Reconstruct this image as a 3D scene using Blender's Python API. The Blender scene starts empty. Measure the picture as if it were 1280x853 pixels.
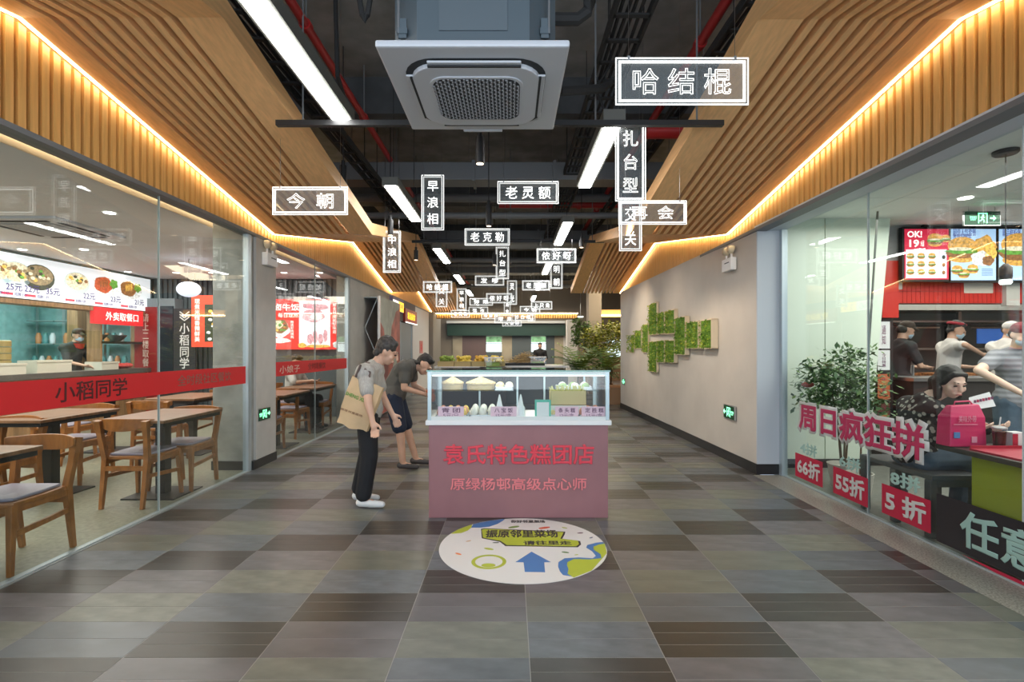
import bpy, bmesh, math, random
from mathutils import Vector, Matrix, noise
PI = math.pi
random.seed(7)
sc = bpy.context.scene
C = sc.collection
# ------------------------------------------------------------------ camera, world, exposure
cam = bpy.data.objects.new('camera', bpy.data.cameras.new('camera')); C.objects.link(cam)
cam.data.lens = 18; cam.data.sensor_width = 36
cam.data.shift_x = 2/1280; cam.data.shift_y = 9.5/1280
cam.data.clip_start = .05
H = 1.37
cam.location = (0, 0, H); cam.rotation_euler = (PI/2, 0, 0)
sc.camera = cam
sc.view_settings.view_transform = 'Standard'; sc.view_settings.look = 'None'
sc.view_settings.gamma = 1; sc.view_settings.use_curve_mapping = False
sc.view_settings.exposure = 0.8
w = bpy.data.worlds.new('daylight'); sc.world = w; w.use_nodes = True
bg = w.node_tree.nodes['Background']; bg.inputs[0].default_value = (.62, .74, .9, 1); bg.inputs[1].default_value = 0.55
sc.cycles.max_bounces = 8; sc.cycles.transparent_max_bounces = 24
sc.cycles.diffuse_bounces = 4; sc.cycles.glossy_bounces = 4
sc.cycles.sample_clamp_indirect = 4; sc.cycles.use_denoising = True
sc.cycles.caustics_reflective = False; sc.cycles.caustics_refractive = False

def area(name, loc, sx, sy, power, col=(1, 1, 1), rot=(0, 0, 0), spread=PI):
    l = bpy.data.lights.new(name, 'AREA'); l.shape = 'RECTANGLE'; l.size = sx; l.size_y = sy
    l.energy = power; l.color = col; l.spread = spread
    o = bpy.data.objects.new(name, l); C.objects.link(o); o.location = loc; o.rotation_euler = rot
    return o
# ------------------------------------------------------------------ measuring help: a pixel of the photograph at a depth
def X(px, Y): return (px - 638) / 640 * Y
def Z(py, Y): return H - (py - 436) / 640 * Y
# ------------------------------------------------------------------ materials
MATS = {}
def M(name, col=(.5, .5, .5), rough=.5, metal=0, var=0, vs=6, emit=0, bump=0, stretch=(1, 1, 1), col2=None, spec=None, coat=0, nosample=False, alpha=None):
    if name in MATS: return MATS[name]
    m = bpy.data.materials.new(name); m.use_nodes = True; MATS[name] = m
    nt = m.node_tree; b = nt.nodes['Principled BSDF']
    c = (*col, 1)
    b.inputs['Base Color'].default_value = c; b.inputs['Roughness'].default_value = rough; b.inputs['Metallic'].default_value = metal
    if spec is not None: b.inputs['Specular IOR Level'].default_value = spec
    if coat: b.inputs['Coat Weight'].default_value = coat; b.inputs['Coat Roughness'].default_value = .08
    if emit: b.inputs['Emission Color'].default_value = c; b.inputs['Emission Strength'].default_value = emit
    if nosample: m.cycles.emission_sampling = 'NONE'
    if var or bump:
        tc = nt.nodes.new('ShaderNodeTexCoord'); mp = nt.nodes.new('ShaderNodeMapping'); mp.inputs['Scale'].default_value = stretch
        nz = nt.nodes.new('ShaderNodeTexNoise'); nz.inputs['Scale'].default_value = vs; nz.inputs['Detail'].default_value = 5
        nt.links.new(tc.outputs['Object'], mp.inputs[0]); nt.links.new(mp.outputs[0], nz.inputs['Vector'])
        if var:
            r = nt.nodes.new('ShaderNodeMix'); r.data_type = 'RGBA'
            c2 = col2 or tuple(max(0, x * (1 - var)) for x in col)
            r.inputs['A'].default_value = (*c2, 1); r.inputs['B'].default_value = (*[min(1, x * (1 + (0 if col2 else var * .6))) for x in col], 1)
            mr = nt.nodes.new('ShaderNodeMapRange'); mr.inputs[1].default_value = .35; mr.inputs[2].default_value = .65
            nt.links.new(nz.outputs['Fac'], mr.inputs[0]); nt.links.new(mr.outputs[0], r.inputs['Factor'])
            nt.links.new(r.outputs['Result'], b.inputs['Base Color'])
            if emit: nt.links.new(r.outputs['Result'], b.inputs['Emission Color'])
        if bump:
            bp = nt.nodes.new('ShaderNodeBump'); bp.inputs['Strength'].default_value = bump; bp.inputs['Distance'].default_value = .01
            nt.links.new(nz.outputs['Fac'], bp.inputs['Height']); nt.links.new(bp.outputs[0], b.inputs['Normal'])
    return m
def glass(name, tint=(1, 1, 1), base=.05, rough=.0, haze=0):
    m = bpy.data.materials.new(name); m.use_nodes = True; nt = m.node_tree; nt.nodes.clear(); MATS[name] = m
    out = nt.nodes.new('ShaderNodeOutputMaterial'); mix = nt.nodes.new('ShaderNodeMixShader')
    tr = nt.nodes.new('ShaderNodeBsdfTransparent'); tr.inputs[0].default_value = (*tint, 1)
    gl = nt.nodes.new('ShaderNodeBsdfGlossy'); gl.inputs['Roughness'].default_value = rough
    lw = nt.nodes.new('ShaderNodeLayerWeight'); lw.inputs['Blend'].default_value = .5
    pw = nt.nodes.new('ShaderNodeMath'); pw.operation = 'POWER'; pw.inputs[1].default_value = 4.5
    ml = nt.nodes.new('ShaderNodeMath'); ml.operation = 'MULTIPLY_ADD'; ml.inputs[1].default_value = .8; ml.inputs[2].default_value = base
    nt.links.new(lw.outputs['Facing'], pw.inputs[0]); nt.links.new(pw.outputs[0], ml.inputs[0]); nt.links.new(ml.outputs[0], mix.inputs[0])
    first = tr.outputs[0]
    if haze:
        df = nt.nodes.new('ShaderNodeBsdfDiffuse'); df.inputs[0].default_value = (.8, .85, .85, 1); mh = nt.nodes.new('ShaderNodeMixShader'); mh.inputs[0].default_value = haze
        nt.links.new(tr.outputs[0], mh.inputs[1]); nt.links.new(df.outputs[0], mh.inputs[2]); first = mh.outputs[0]
    nt.links.new(first, mix.inputs[1]); nt.links.new(gl.outputs[0], mix.inputs[2]); nt.links.new(mix.outputs[0], out.inputs[0])
    return m
G_SHOP = glass('shop_glass', (.93, .97, .96), .05)
G_CASE = glass('case_glass', (.96, .985, .975), .04)
G_SIGN = glass('sign_acrylic', (.88, .89, .9), .03, haze=.07)
G_CUP = glass('clear_plastic', (.95, .95, .95), .06)
wood = M('canopy_wood', (.86, .50, .22), .5, var=.10, vs=5, stretch=(9, .5, 9))
wood_f = M('fascia_wood', (.72, .40, .12), .5, var=.10, vs=5, stretch=(9, 9, .6))
wood_b = M('canopy_backing', (.25, .14, .06), .7)
led = M('led_warm', (1, .80, .46), emit=11)
cham = M('chair_wood', (.34, .125, .03), .35, var=.25, vs=8, stretch=(3, 3, 1))
tblw = M('table_wood', (.24, .115, .055), .35, var=.3, vs=6, stretch=(1, 8, 1))
black = M('black_metal', (.012, .012, .013), .5)
blackm = M('black_matt', (.02, .02, .02), .8)
white = M('white_paint', (.82, .82, .81), .45)
steel = M('steel', (.55, .56, .57), .3, 1)
alu = M('silver_frame', (.48, .55, .58), .35, .5)
red = M('sign_red', (.72, .03, .03), .5)
# ------------------------------------------------------------------ mesh builder
class MB:
    def __init__(s): s.v = []; s.f = []; s.sm = False
    def add(s, vs, fs):
        n = len(s.v); s.v += [tuple(v) for v in vs]; s.f += [tuple(i + n for i in f) for f in fs]; return s
    def box(s, x0, x1, y0, y1, z0, z1):
        return s.add([(x0, y0, z0), (x1, y0, z0), (x1, y1, z0), (x0, y1, z0), (x0, y0, z1), (x1, y0, z1), (x1, y1, z1), (x0, y1, z1)],
                     [(3, 2, 1, 0), (4, 5, 6, 7), (0, 1, 5, 4), (1, 2, 6, 5), (2, 3, 7, 6), (3, 0, 4, 7)])
    def hexa(s, p):   # 8 points, bottom 4 then top 4
        return s.add(p, [(3, 2, 1, 0), (4, 5, 6, 7), (0, 1, 5, 4), (1, 2, 6, 5), (2, 3, 7, 6), (3, 0, 4, 7)])
    def bar(s, a, b, wx, wy, wx2=None, wy2=None, up=(0, 0, 1)):
        a = Vector(a); b = Vector(b); d = (b - a).normalized(); u = Vector(up)
        if abs(d.dot(u)) > .95: u = Vector((0, 1, 0))
        x = d.cross(u).normalized(); y = x.cross(d).normalized()
        wx2 = wx if wx2 is None else wx2; wy2 = wy if wy2 is None else wy2
        p = [a + x*i*wx/2 + y*j*wy/2 for i, j in ((-1, -1), (1, -1), (1, 1), (-1, 1))] + [b + x*i*wx2/2 + y*j*wy2/2 for i, j in ((-1, -1), (1, -1), (1, 1), (-1, 1))]
        return s.hexa(p)
    def tube(s, pts, r, n=8, r2=None):
        pts = [Vector(p) for p in pts]; k = len(pts); rings = []
        px = None
        for i, p in enumerate(pts):
            d = (pts[min(i+1, k-1)] - pts[max(i-1, 0)]).normalized()
            u = Vector((0, 0, 1)) if abs(d.z) < .9 else Vector((0, 1, 0))
            x = d.cross(u).normalized(); y = x.cross(d).normalized()
            if px and x.dot(px) < 0: pass
            px = x
            rr = r if r2 is None else r + (r2 - r) * i / (k - 1)
            rings.append([p + (x*math.cos(2*PI*j/n) + y*math.sin(2*PI*j/n))*rr for j in range(n)])
        vs = [v for g in rings for v in g]; fs = []
        for i in range(k-1):
            for j in range(n):
                fs.append((i*n+j, i*n+(j+1) % n, (i+1)*n+(j+1) % n, (i+1)*n+j))
        fs.append(tuple(range(n-1, -1, -1))); fs.append(tuple((k-1)*n+j for j in range(n)))
        s.sm = True
        return s.add(vs, fs)
    def lathe(s, prof, c=(0, 0, 0), n=20):    # prof: (radius, z)
        k = len(prof); vs = []; fs = []
        for r, z in prof:
            for j in range(n): vs.append((c[0] + r*math.cos(2*PI*j/n), c[1] + r*math.sin(2*PI*j/n), c[2] + z))
        for i in range(k-1):
            for j in range(n): fs.append((i*n+j, i*n+(j+1) % n, (i+1)*n+(j+1) % n, (i+1)*n+j))
        fs.append(tuple(range(n-1, -1, -1))); fs.append(tuple((k-1)*n+j for j in range(n)))
        s.sm = True
        return s.add(vs, fs)
    def ell(s, c, r, n=12, m=8):
        prof = []
        vs = []; fs = []
        for i in range(m+1):
            a = PI*i/m - PI/2
            for j in range(n):
                vs.append((c[0]+r[0]*max(.02, math.cos(a))*math.cos(2*PI*j/n), c[1]+r[1]*max(.02, math.cos(a))*math.sin(2*PI*j/n), c[2]+r[2]*math.sin(a)))
        for i in range(m):
            for j in range(n): fs.append((i*n+j, i*n+(j+1) % n, (i+1)*n+(j+1) % n, (i+1)*n+j))
        s.sm = True
        return s.add(vs, fs)
    def prism(s, poly, a, b, axis='z'):       # polygon in two coords, extruded a..b along axis
        def q(p, t): return (p[0], p[1], t) if axis == 'z' else ((p[0], t, p[1]) if axis == 'y' else (t, p[0], p[1]))
        n = len(poly); vs = [q(p, a) for p in poly] + [q(p, b) for p in poly]
        fs = [tuple(range(n-1, -1, -1)), tuple(range(n, 2*n))] + [(i, (i+1) % n, (i+1) % n+n, i+n) for i in range(n)]
        return s.add(vs, fs)
    def disc(s, cx, cz, rx, rz, y0, y1, n=16): # flat ellipse print facing -Y
        return s.prism([(cx+rx*math.cos(2*PI*i/n), cz+rz*math.sin(2*PI*i/n)) for i in range(n)], y0, y1, 'y')
    def build(s, name, mat, parent=None, bevel=0, loc=None, kind=None, smooth=None):
        me = bpy.data.meshes.new(name); me.from_pydata(s.v, [], s.f)
        bm = bmesh.new(); bm.from_mesh(me)
        bmesh.ops.recalc_face_normals(bm, faces=bm.faces)
        if bevel:
            ed = [e for e in bm.edges if len(e.link_faces) == 2 and e.calc_face_angle(0) > .6]
            bmesh.ops.bevel(bm, geom=ed, offset=bevel, segments=2, profile=.6, affect='EDGES', clamp_overlap=True)
        bm.to_mesh(me); bm.free()
        me.materials.append(mat)
        if (s.sm if smooth is None else smooth):
            for p in me.polygons: p.use_smooth = True
            try: me.set_sharp_from_angle(angle=.7)
            except Exception: pass
        o = bpy.data.objects.new(name, me); C.objects.link(o)
        if parent: o.parent = parent
        if loc: o.location = loc
        if kind: o['kind'] = kind
        return o
def tag(o, label, cat, group=None, kind=None):
    o['label'] = label; o['category'] = cat
    if group: o['group'] = group
    if kind: o['kind'] = kind
    return o
def E(name, label, cat, loc=(0, 0, 0), rz=0, group=None):
    o = bpy.data.objects.new(name, None); C.objects.link(o); o.location = loc; o.rotation_euler = (0, 0, rz); o.empty_display_size = .1
    return tag(o, label, cat, group)
def S(name, loc=(0, 0, 0)):
    o = bpy.data.objects.new(name, None); C.objects.link(o); o.location = loc; o['kind'] = 'structure'; return o
def copy_tree(o, parent=None):
    c = o.copy(); C.objects.link(c)
    if parent: c.parent = parent
    for ch in list(o.children): copy_tree(ch, c)
    return c
# ------------------------------------------------------------------ lettering
def text(body, size, mat, parent, name='lettering', loc=(0, 0, 0), depth=.002, bold=0, width=None, outline=0, vertical=False, flat=False, gap=1.0, rot=None, height=None):
    cu = bpy.data.curves.new('t', 'FONT'); cu.body = '\n'.join(body) if vertical else body
    cu.size = size; cu.align_x = 'CENTER'; cu.align_y = 'CENTER'; cu.space_character = gap; cu.space_line = gap if vertical else 1
    cu.resolution_u = 2
    if outline: cu.fill_mode = 'NONE' if hasattr(cu, 'fill_mode') else 'NONE'; cu.bevel_depth = outline; cu.bevel_resolution = 0
    else:
        cu.extrude = depth / 2
        if bold: cu.bevel_depth = bold; cu.bevel_resolution = 0
    t = bpy.data.objects.new('t', cu); C.objects.link(t)
    bpy.context.view_layer.update()
    dg = bpy.context.evaluated_depsgraph_get()
    me = bpy.data.meshes.new_from_object(t.evaluated_get(dg)); me.name = name
    bpy.data.objects.remove(t); bpy.data.curves.remove(cu)
    if len(me.vertices):
        xs = [v.co.x for v in me.vertices]; ys = [v.co.y for v in me.vertices]
        cx = (min(xs)+max(xs))/2; cy = (min(ys)+max(ys))/2
        kx = width/(max(xs)-min(xs)) if width else 1
        ky = height/(max(ys)-min(ys)) if height else 1
        if bold and not outline:
            kz = depth/2/max(1e-6, max(abs(v.co.z) for v in me.vertices))
            for v in me.vertices: v.co.z *= kz
        for v in me.vertices:
            a, b, c = (v.co.x-cx)*kx, (v.co.y-cy)*ky, v.co.z
            if rot: a, b = a*math.cos(rot)-b*math.sin(rot), a*math.sin(rot)+b*math.cos(rot)
            v.co = (a, b, c) if flat else (a, -c, b)
    me.materials.clear(); me.materials.append(mat)
    o = bpy.data.objects.new(name, me); C.objects.link(o)
    if parent: o.parent = parent
    o.location = loc
    return o
# ------------------------------------------------------------------ organic bodies: hulls of balls fused into one skin
_ico = bmesh.new(); bmesh.ops.create_icosphere(_ico, subdivisions=2, radius=1); ICO = [v.co.copy() for v in _ico.verts]; _ico.free()
def hull_prim(bm, a, ra, b, rb):
    for c, r in ((a, ra), (b, rb)):
        rr = r if isinstance(r, (tuple, list)) else (r, r, r); c = Vector(c)
        for p in ICO: bm.verts.new((p.x*rr[0]+c.x, p.y*rr[1]+c.y, p.z*rr[2]+c.z))
    bmesh.ops.convex_hull(bm, input=list(bm.verts))
    dead = [v for v in bm.verts if not v.link_faces]
    bmesh.ops.delete(bm, geom=dead, context='VERTS')
def blob(name, prims, voxel, mat, parent, smooth=3, frame=None, mats=None):
    me = bpy.data.meshes.new(name)
    first = True
    big = bmesh.new()
    for p in prims:
        b = bmesh.new()
        if p[0] == 'c': hull_prim(b, p[1], p[2], p[3], p[4])
        else:
            g = bmesh.ops.create_icosphere(b, subdivisions=2, radius=1)
            rr = p[2]
            for v in g['verts']: v.co = Vector((v.co.x*rr[0], v.co.y*rr[1], v.co.z*rr[2]))
            if frame is not None and len(p) > 3: b.transform(frame.to_4x4())
            for v in b.verts: v.co += Vector(p[1])
        tmp = bpy.data.meshes.new('x'); b.to_mesh(tmp); b.free(); big.from_mesh(tmp); bpy.data.meshes.remove(tmp)
    bmesh.ops.recalc_face_normals(big, faces=big.faces)
    big.to_mesh(me); big.free()
    o = bpy.data.objects.new(name, me); C.objects.link(o)
    m = o.modifiers.new('r', 'REMESH'); m.mode = 'VOXEL'; m.voxel_size = voxel; m.use_smooth_shade = True
    if smooth: s = o.modifiers.new('s', 'SMOOTH'); s.factor = .6; s.iterations = smooth
    dg = bpy.context.evaluated_depsgraph_get(); dg.update()
    nm = bpy.data.meshes.new_from_object(o.evaluated_get(dg)); o.modifiers.clear(); o.data = nm; bpy.data.meshes.remove(me); nm.name = name
    nm.materials.clear(); nm.materials.append(mat)
    for p in nm.polygons: p.use_smooth = True
    if parent: o.parent = parent
    return o
skin = M('skin', (.62, .37, .26), .5, var=.08, vs=9)
skin2 = M('skin_fair', (.78, .52, .4), .5)
hairm = M('black_hair', (.015, .012, .011), .55, var=.5, vs=40, stretch=(1, 1, 4), bump=.6)
hairg = M('greying_hair', (.06, .05, .045), .6, var=.6, vs=45, col2=(.015, .013, .012), bump=.7)
eyem = M('eye_dark', (.02, .015, .015), .2)
lipm = M('lip', (.5, .16, .14), .4)
maskm = M('blue_mask', (.45, .62, .75), .8)
def hand(P, w, d, side, curl=.5, sc_=1.0):
    w = Vector(w); d = Vector(d).normalized(); s = Vector(side); s = (s - d*s.dot(d)).normalized(); n = d.cross(s).normalized()
    P.append(('c', w, .024*sc_, w + d*.05*sc_, .026*sc_))
    P.append(('c', w + d*.045*sc_ + s*.02*sc_, .015*sc_, w + d*.075*sc_ - s*.02*sc_, .014*sc_))
    for i, L in enumerate((.068, .075, .07, .055)):
        b = w + d*.08*sc_ + s*(.03 - .02*i)*sc_
        k = b + (d*math.cos(curl*.6) + n*math.sin(curl*.6))*L*.5*sc_
        t = k + (d*math.cos(curl*1.6) + n*math.sin(curl*1.6))*L*.5*sc_
        P.append(('c', b, .0095*sc_, k, .009*sc_)); P.append(('c', k, .009*sc_, t, .0075*sc_))
    b = w + d*.03*sc_ + s*.024*sc_; k = b + (d*.6 + s*.7 + n*.25).normalized()*.035*sc_; t = k + (d*.9 + s*.25 + n*.3).normalized()*.03*sc_
    P.append(('c', b, .013*sc_, k, .011*sc_)); P.append(('c', k, .011*sc_, t, .009*sc_))
def frame_of(f, up=(0, 0, 1)):
    f = Vector(f).normalized(); u = Vector(up); x = f.cross(u).normalized(); u = x.cross(f).normalized()
    return Matrix((x, f, u)).transposed()      # local x = right, y = forward, z = up
def person(root, J, top, bottom, hair='short', sleeve=1.0, legs='long', face=(1, 0, 0), vox=.009, sk=None, hairmat=None, shoemat=None, mask=False, cap=None, curl=(.5, .5), fat=1.0, headup=(0, 0, 1), topmat2=None, shoe=(1, 0, 0), handdir=(None, None), skirt=0, handside=None, eyes=True, hairk=1.0):
    sk = sk or skin; hairmat = hairmat or hairm
    V = {k: Vector(v) for k, v in J.items()}
    F = frame_of(face, headup); hd = V['head']
    def h(x, y, z): return hd + F @ Vector((x, y, z))
    P = []
    P += [('e', h(0, -.008, .02), (.074, .094, .098), 1), ('e', h(0, .022, -.035), (.058, .068, .078), 1), ('c', h(0, .05, -.085), .024, h(0, .03, -.07), .038)]
    P += [('c', h(0, .088, .01), .011, h(0, .108, -.028), .014), ('c', h(-.022, .085, -.062), .0085, h(.022, .085, -.062), .0085), ('c', h(-.034, .083, .022), .012, h(.034, .083, .022), .012)]
    for s in (-1, 1): P += [('e', h(s*.076, -.008, -.008), (.012, .022, .033), 1), ('e', h(s*.04, .058, -.028), (.026, .028, .026), 1)]
    P.append(('c', h(0, -.02, -.06), .052, V['neck'], .056))
    P.append(('c', V['neck'], .058, V['chest'], (.1, .1, .1)))
    for s in ('l', 'r'):
        P += [('c', V['neck'], .05, V['sh_'+s], .052), ('c', V['sh_'+s], .05*fat, V['el_'+s], .037*fat), ('c', V['el_'+s], .037*fat, V['wr_'+s], .025*fat)]
        P += [('c', V['sh_'+s], .055, V['chest'], .1), ('c', V['hip_'+s], .085*fat, V['kn_'+s], .054*fat), ('c', V['kn_'+s], .053*fat, V['an_'+s], .036)]
        dd = handdir[0 if s == 'l' else 1] or (V['wr_'+s]-V['el_'+s])
        hand(P, V['wr_'+s], dd, (handside or (1, 0, .2)) if abs(Vector(dd).normalized().x) < .9 else (0, 0, 1), curl[0 if s == 'l' else 1])
        sd = Vector(shoe)
        P += [('c', V['an_'+s]+Vector((0, 0, -.03)), .032, V['an_'+s]+sd*.13+Vector((0, 0, -.055)), .024)]
    P += [('c', V['chest'], .115*fat, V['waist'], .105*fat), ('c', V['waist'], .105*fat, (V['hip_l']+V['hip_r'])/2, .11*fat), ('c', V['hip_l'], .1*fat, V['hip_r'], .1*fat)]
    blob('body', P, vox, sk, root)
    # shirt
    Tt = []
    g = .014
    for s in ('l', 'r'):
        Tt += [('c', V['neck']+(V['chest']-V['neck'])*.12, .072, V['sh_'+s], .056+g), ('c', V['sh_'+s], .075+g, V['chest'], .112*fat+g)]
        e = V['sh_'+s] + (V['el_'+s]-V['sh_'+s])*min(sleeve, 1)
        Tt.append(('c', V['sh_'+s], .056*fat+g, e, .046*fat+g*1.2))
        if sleeve > 1: Tt.append(('c', V['el_'+s], .046*fat+g, V['wr_'+s], .032+g))
    hipc = (V['hip_l']+V['hip_r'])/2
    Tt.append(('c', V['neck']*.82+V['chest']*.18, .088, V['chest'], .128*fat))
    Tt += [('c', V['chest'], .12*fat+g, V['waist'], .112*fat+g*1.3), ('c', V['waist'], .112*fat+g*1.3, V['waist']*.35+hipc*.65, .118*fat+g*1.5),
           ('c', V['waist']*.3+V['hip_l']*.7, .1*fat+g*1.6, V['waist']*.3+V['hip_r']*.7, .1*fat+g*1.6)]
    blob('shirt', Tt, vox, top, root, smooth=2)
    Bt = [('c', V['hip_l'], .108*fat, V['hip_r'], .108*fat), ('c', hipc, .118*fat, V['waist']*.4+hipc*.6, .11*fat)]
    for s in ('l', 'r'):
        if legs == 'long': Bt += [('c', V['hip_'+s], .1*fat, V['kn_'+s], .08*fat), ('c', V['kn_'+s], .08*fat, V['an_'+s]+Vector((0, 0, .03)), .07)]
        else: Bt += [('c', V['hip_'+s], .105*fat, V['hip_'+s]*.12+V['kn_'+s]*.88, .088*fat)]
    blob('shorts' if legs == 'short' else 'trousers', Bt, vox, bottom, root, smooth=2)
    sd = Vector(shoe)
    for s in ('l', 'r'):
        a = V['an_'+s]
        blob('shoe', [('c', a+Vector((0, 0, -.042))-sd*.03, .038, a+sd*.06+Vector((0, 0, -.05)), .036), ('c', a+sd*.06+Vector((0, 0, -.052)), .036, a+sd*.16+Vector((0, 0, -.06)), .027)], min(vox, .01), shoemat or black, root, smooth=2)
    # hair
    if cap is None or hair == 'bob':
        if hair == 'short':
            Hh = [('e', h(0, -.024, .042), (.083*hairk, .092*hairk, .09*hairk), 1), ('c', h(-.035, -.075, -.045), .03*hairk, h(.035, -.075, -.045), .03*hairk), ('c', h(-.045, .035, .088), .028, h(.045, .035, .088), .028), ('c', h(-.06, -.035, -.01), .026, h(.06, -.035, -.01), .026), ('c', h(0, -.06, -.02), .045, h(0, -.07, .03), .045)]
            for i in range(22):
                a = random.uniform(0, 2*PI); rr = random.uniform(.02, .066)
                Hh.append(('e', h(rr*math.cos(a), -.02+rr*1.1*math.sin(a), .112-rr*.35), (.022, .024, .02)))
        else:
            Hh = [('e', h(0, -.03, .034), (.087, .1, .096), 1), ('c', h(-.075, -.03, -.0), .035, h(-.075, .005, -.11), .026), ('c', h(.075, -.03, 0), .035, h(.075, .005, -.11), .026), ('c', h(-.055, -.07, -.02), .05, h(-.05, -.07, -.11), .035), ('c', h(.055, -.07, -.02), .05, h(.05, -.07, -.11), .035), ('c', h(-.05, -.07, -.11), .035, h(.05, -.07, -.11), .035), ('c', h(-.045, .048, .076), .019, h(.035, .052, .08), .019), ('c', h(.045, .048, .07), .018, h(.074, .02, .0), .018), ('c', h(-.05, .045, .07), .018, h(-.074, .02, .0), .018)]
        blob('hair', Hh, min(vox, .009), hairmat, root, smooth=1)
    if cap:
        o = blob('cap', [('e', h(0, -.01, .06), (.088, .105, .07), 1), ('c', h(-.04, .1, .05), .012, h(.04, .1, .05), .012), ('c', h(-.035, .14, .04), .008, h(.035, .14, .04), .008), ('c', h(-.02, .12, .045), .015, h(.02, .12, .045), .015), ('c', h(0, .06, .06), .03, h(0, .13, .045), .01)], .009, cap, root, smooth=1)
        blob('hair', [('e', h(0, -.035, -.0), (.084, .088, .07), 1)], .01, hairmat, root)
    if mask:
        blob('face_mask', [('e', h(0, .045, -.05), (.066, .062, .05), 1), ('c', h(0, .09, -.03), .018, h(0, .085, -.075), .018)], .008, maskm, root, smooth=2)
    if eyes:
        for s in (-1, 1):
            MB().ell(h(s*.031, .083, .0), (.012, .012, .006), 8, 6).build('eye', eyem, root)
            MB().bar(h(s*.018, .093, .026), h(s*.045, .082, .028), .006, .006).build('eyebrow', hairmat, root)
        if not mask: MB().bar(h(-.02, .093, -.062), h(.02, .093, -.062), .006, .008).build('mouth', lipm, root)
    return V
# ================================================================== LIGHTS OF THE PLACE AND ONE ADDED FILL
area('shop_light', (-5.1, 4.2, 2.68), 3.2, 5.5, 125, (1, .93, .84))
area('shop_light', (-5.1, 8.3, 2.68), 3.2, 2.6, 65, (1, .93, .84))
area('kitchen_light', (-8.2, 8.0, 2.6), 1.2, 3.5, 60, (.85, 1, .98))
area('burger_shop_light', (5.2, 3.6, 2.78), 3.6, 4.0, 125, (1, .95, .88))
area('burger_kitchen_light', (6.4, 7.4, 2.6), 3.4, 1.2, 38, (1, .93, .82))
area('market_light', (0, 19.5, 3.2), 5, 3, 120, (1, .9, .72))
area('garden_light', (3.5, 15.2, 3.6), 2.5, 3, 110, (1, .86, .62))
area('showcase_fill', (.065, 4.47, 1.17), 1.3, .4, 2.2, (.9, 1, .97))  # added fill, no fitting of its own, brightens the cakes in the case
area('entrance_daylight', (0, -2.6, 2.2), 7, 3.4, 150, (.80, .90, 1), (PI/2, 0, 0))
# ================================================================== FLOOR
random.seed(3)
fl = S('floor')
concrete = M('floor_base', (.30, .29, .27), .7)
MB().box(-2.93, 2.63, -2, 24, -.06, -.001).build('slab', concrete, fl)
JX0 = .084; RY0 = 2.268
tc_ = [(.100, .112, .124), (.142, .145, .118), (.122, .115, .120), (.036, .032, .028)]
tmats = []
for k in range(4):
    for j in range(3):
        f = (.9, 1.0, 1.1)[j]
        c = tuple(x*f for x in tc_[k])
        tmats.append(M('tile_%s%d' % (['blue', 'khaki', 'mauve', 'dark'][k], j), c, .30 + .03*j, var=.24, vs=3 + 2*j, stretch=(1, 2, 1), bump=.015, spec=.5))
tile_mesh = {}
far_tiles = [MB() for _ in range(12)]
ntile = 0
for r in range(-14, 73):
    y0 = RY0 + .3*r
    for c in range(-6, 5):
        x0 = JX0 + .6*c; x1 = x0 + .6
        x0c = max(x0, -2.9); x1c = min(x1, 2.63 if y0 < 5.5 else 2.72)
        if x1c - x0c < .02: continue
        k = (r - c) % 4
        n = 3 if k == 3 else 2
        dy = .3/n
        mi0 = k*3 + random.choice((0, 1, 1, 2))
        for q in range(n):
            mi = mi0
            if -2 <= r <= 8 and ntile < 296:
                key = (round(x1c-x0c, 3), n, mi)
                if key not in tile_mesh:
                    wv = x1c - x0c
                    o = MB().box(.002, wv-.002, .002, dy-.002, -.010, 0).build('floor_tile', tmats[mi], fl); tile_mesh[key] = o.data
                else:
                    o = bpy.data.objects.new('floor_tile', tile_mesh[key]); C.objects.link(o); o.parent = fl
                o.location = (x0c, y0 + q*dy, random.uniform(-.0002, 0)); ntile += 1
            else:
                g = .002 if y0 < 8 else .003
                far_tiles[mi].box(x0c+g, x1c-g, y0+q*dy+g, y0+(q+1)*dy-g, -.012, 0)
for mi, mb in enumerate(far_tiles):
    if mb.v: mb.build('floor_tiles', tmats[mi], fl, kind='stuff')
terr = M('terrazzo', (.30, .29, .25), .35, var=.5, vs=90)
MB().box(2.63, 2.99, -2, 5.55, -.06, 0).build('trim_1', terr, None, kind='structure')
MB().box(-2.98, -2.9, -2, 5.62, -.06, .004).build('trim_2', M('threshold', (.25, .27, .26), .4, .3), None, kind='structure')
MB().box(-9.5, -2.98, -2, 10.4, -.06, 0).build('floor_shop', M('shop_floor', (.24, .24, .18), .35, var=.25, vs=30), None, kind='structure')
MB().box(2.99, 9.5, -2, 9, -.06, 0).build('floor_shop', M('shop_floor2', (.17, .18, .16), .4, var=.2, vs=20), None, kind='structure')
MB().box(-9.5, -2.93, 10.4, 24, -.06, -.001).build('floor_side', concrete, None, kind='structure')
MB().box(2.63, 9.5, 9, 24, -.06, -.001).build('floor_side', M('garden_floor', (.2, .14, .1), .5, var=.3, vs=4), None, kind='structure')
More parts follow.
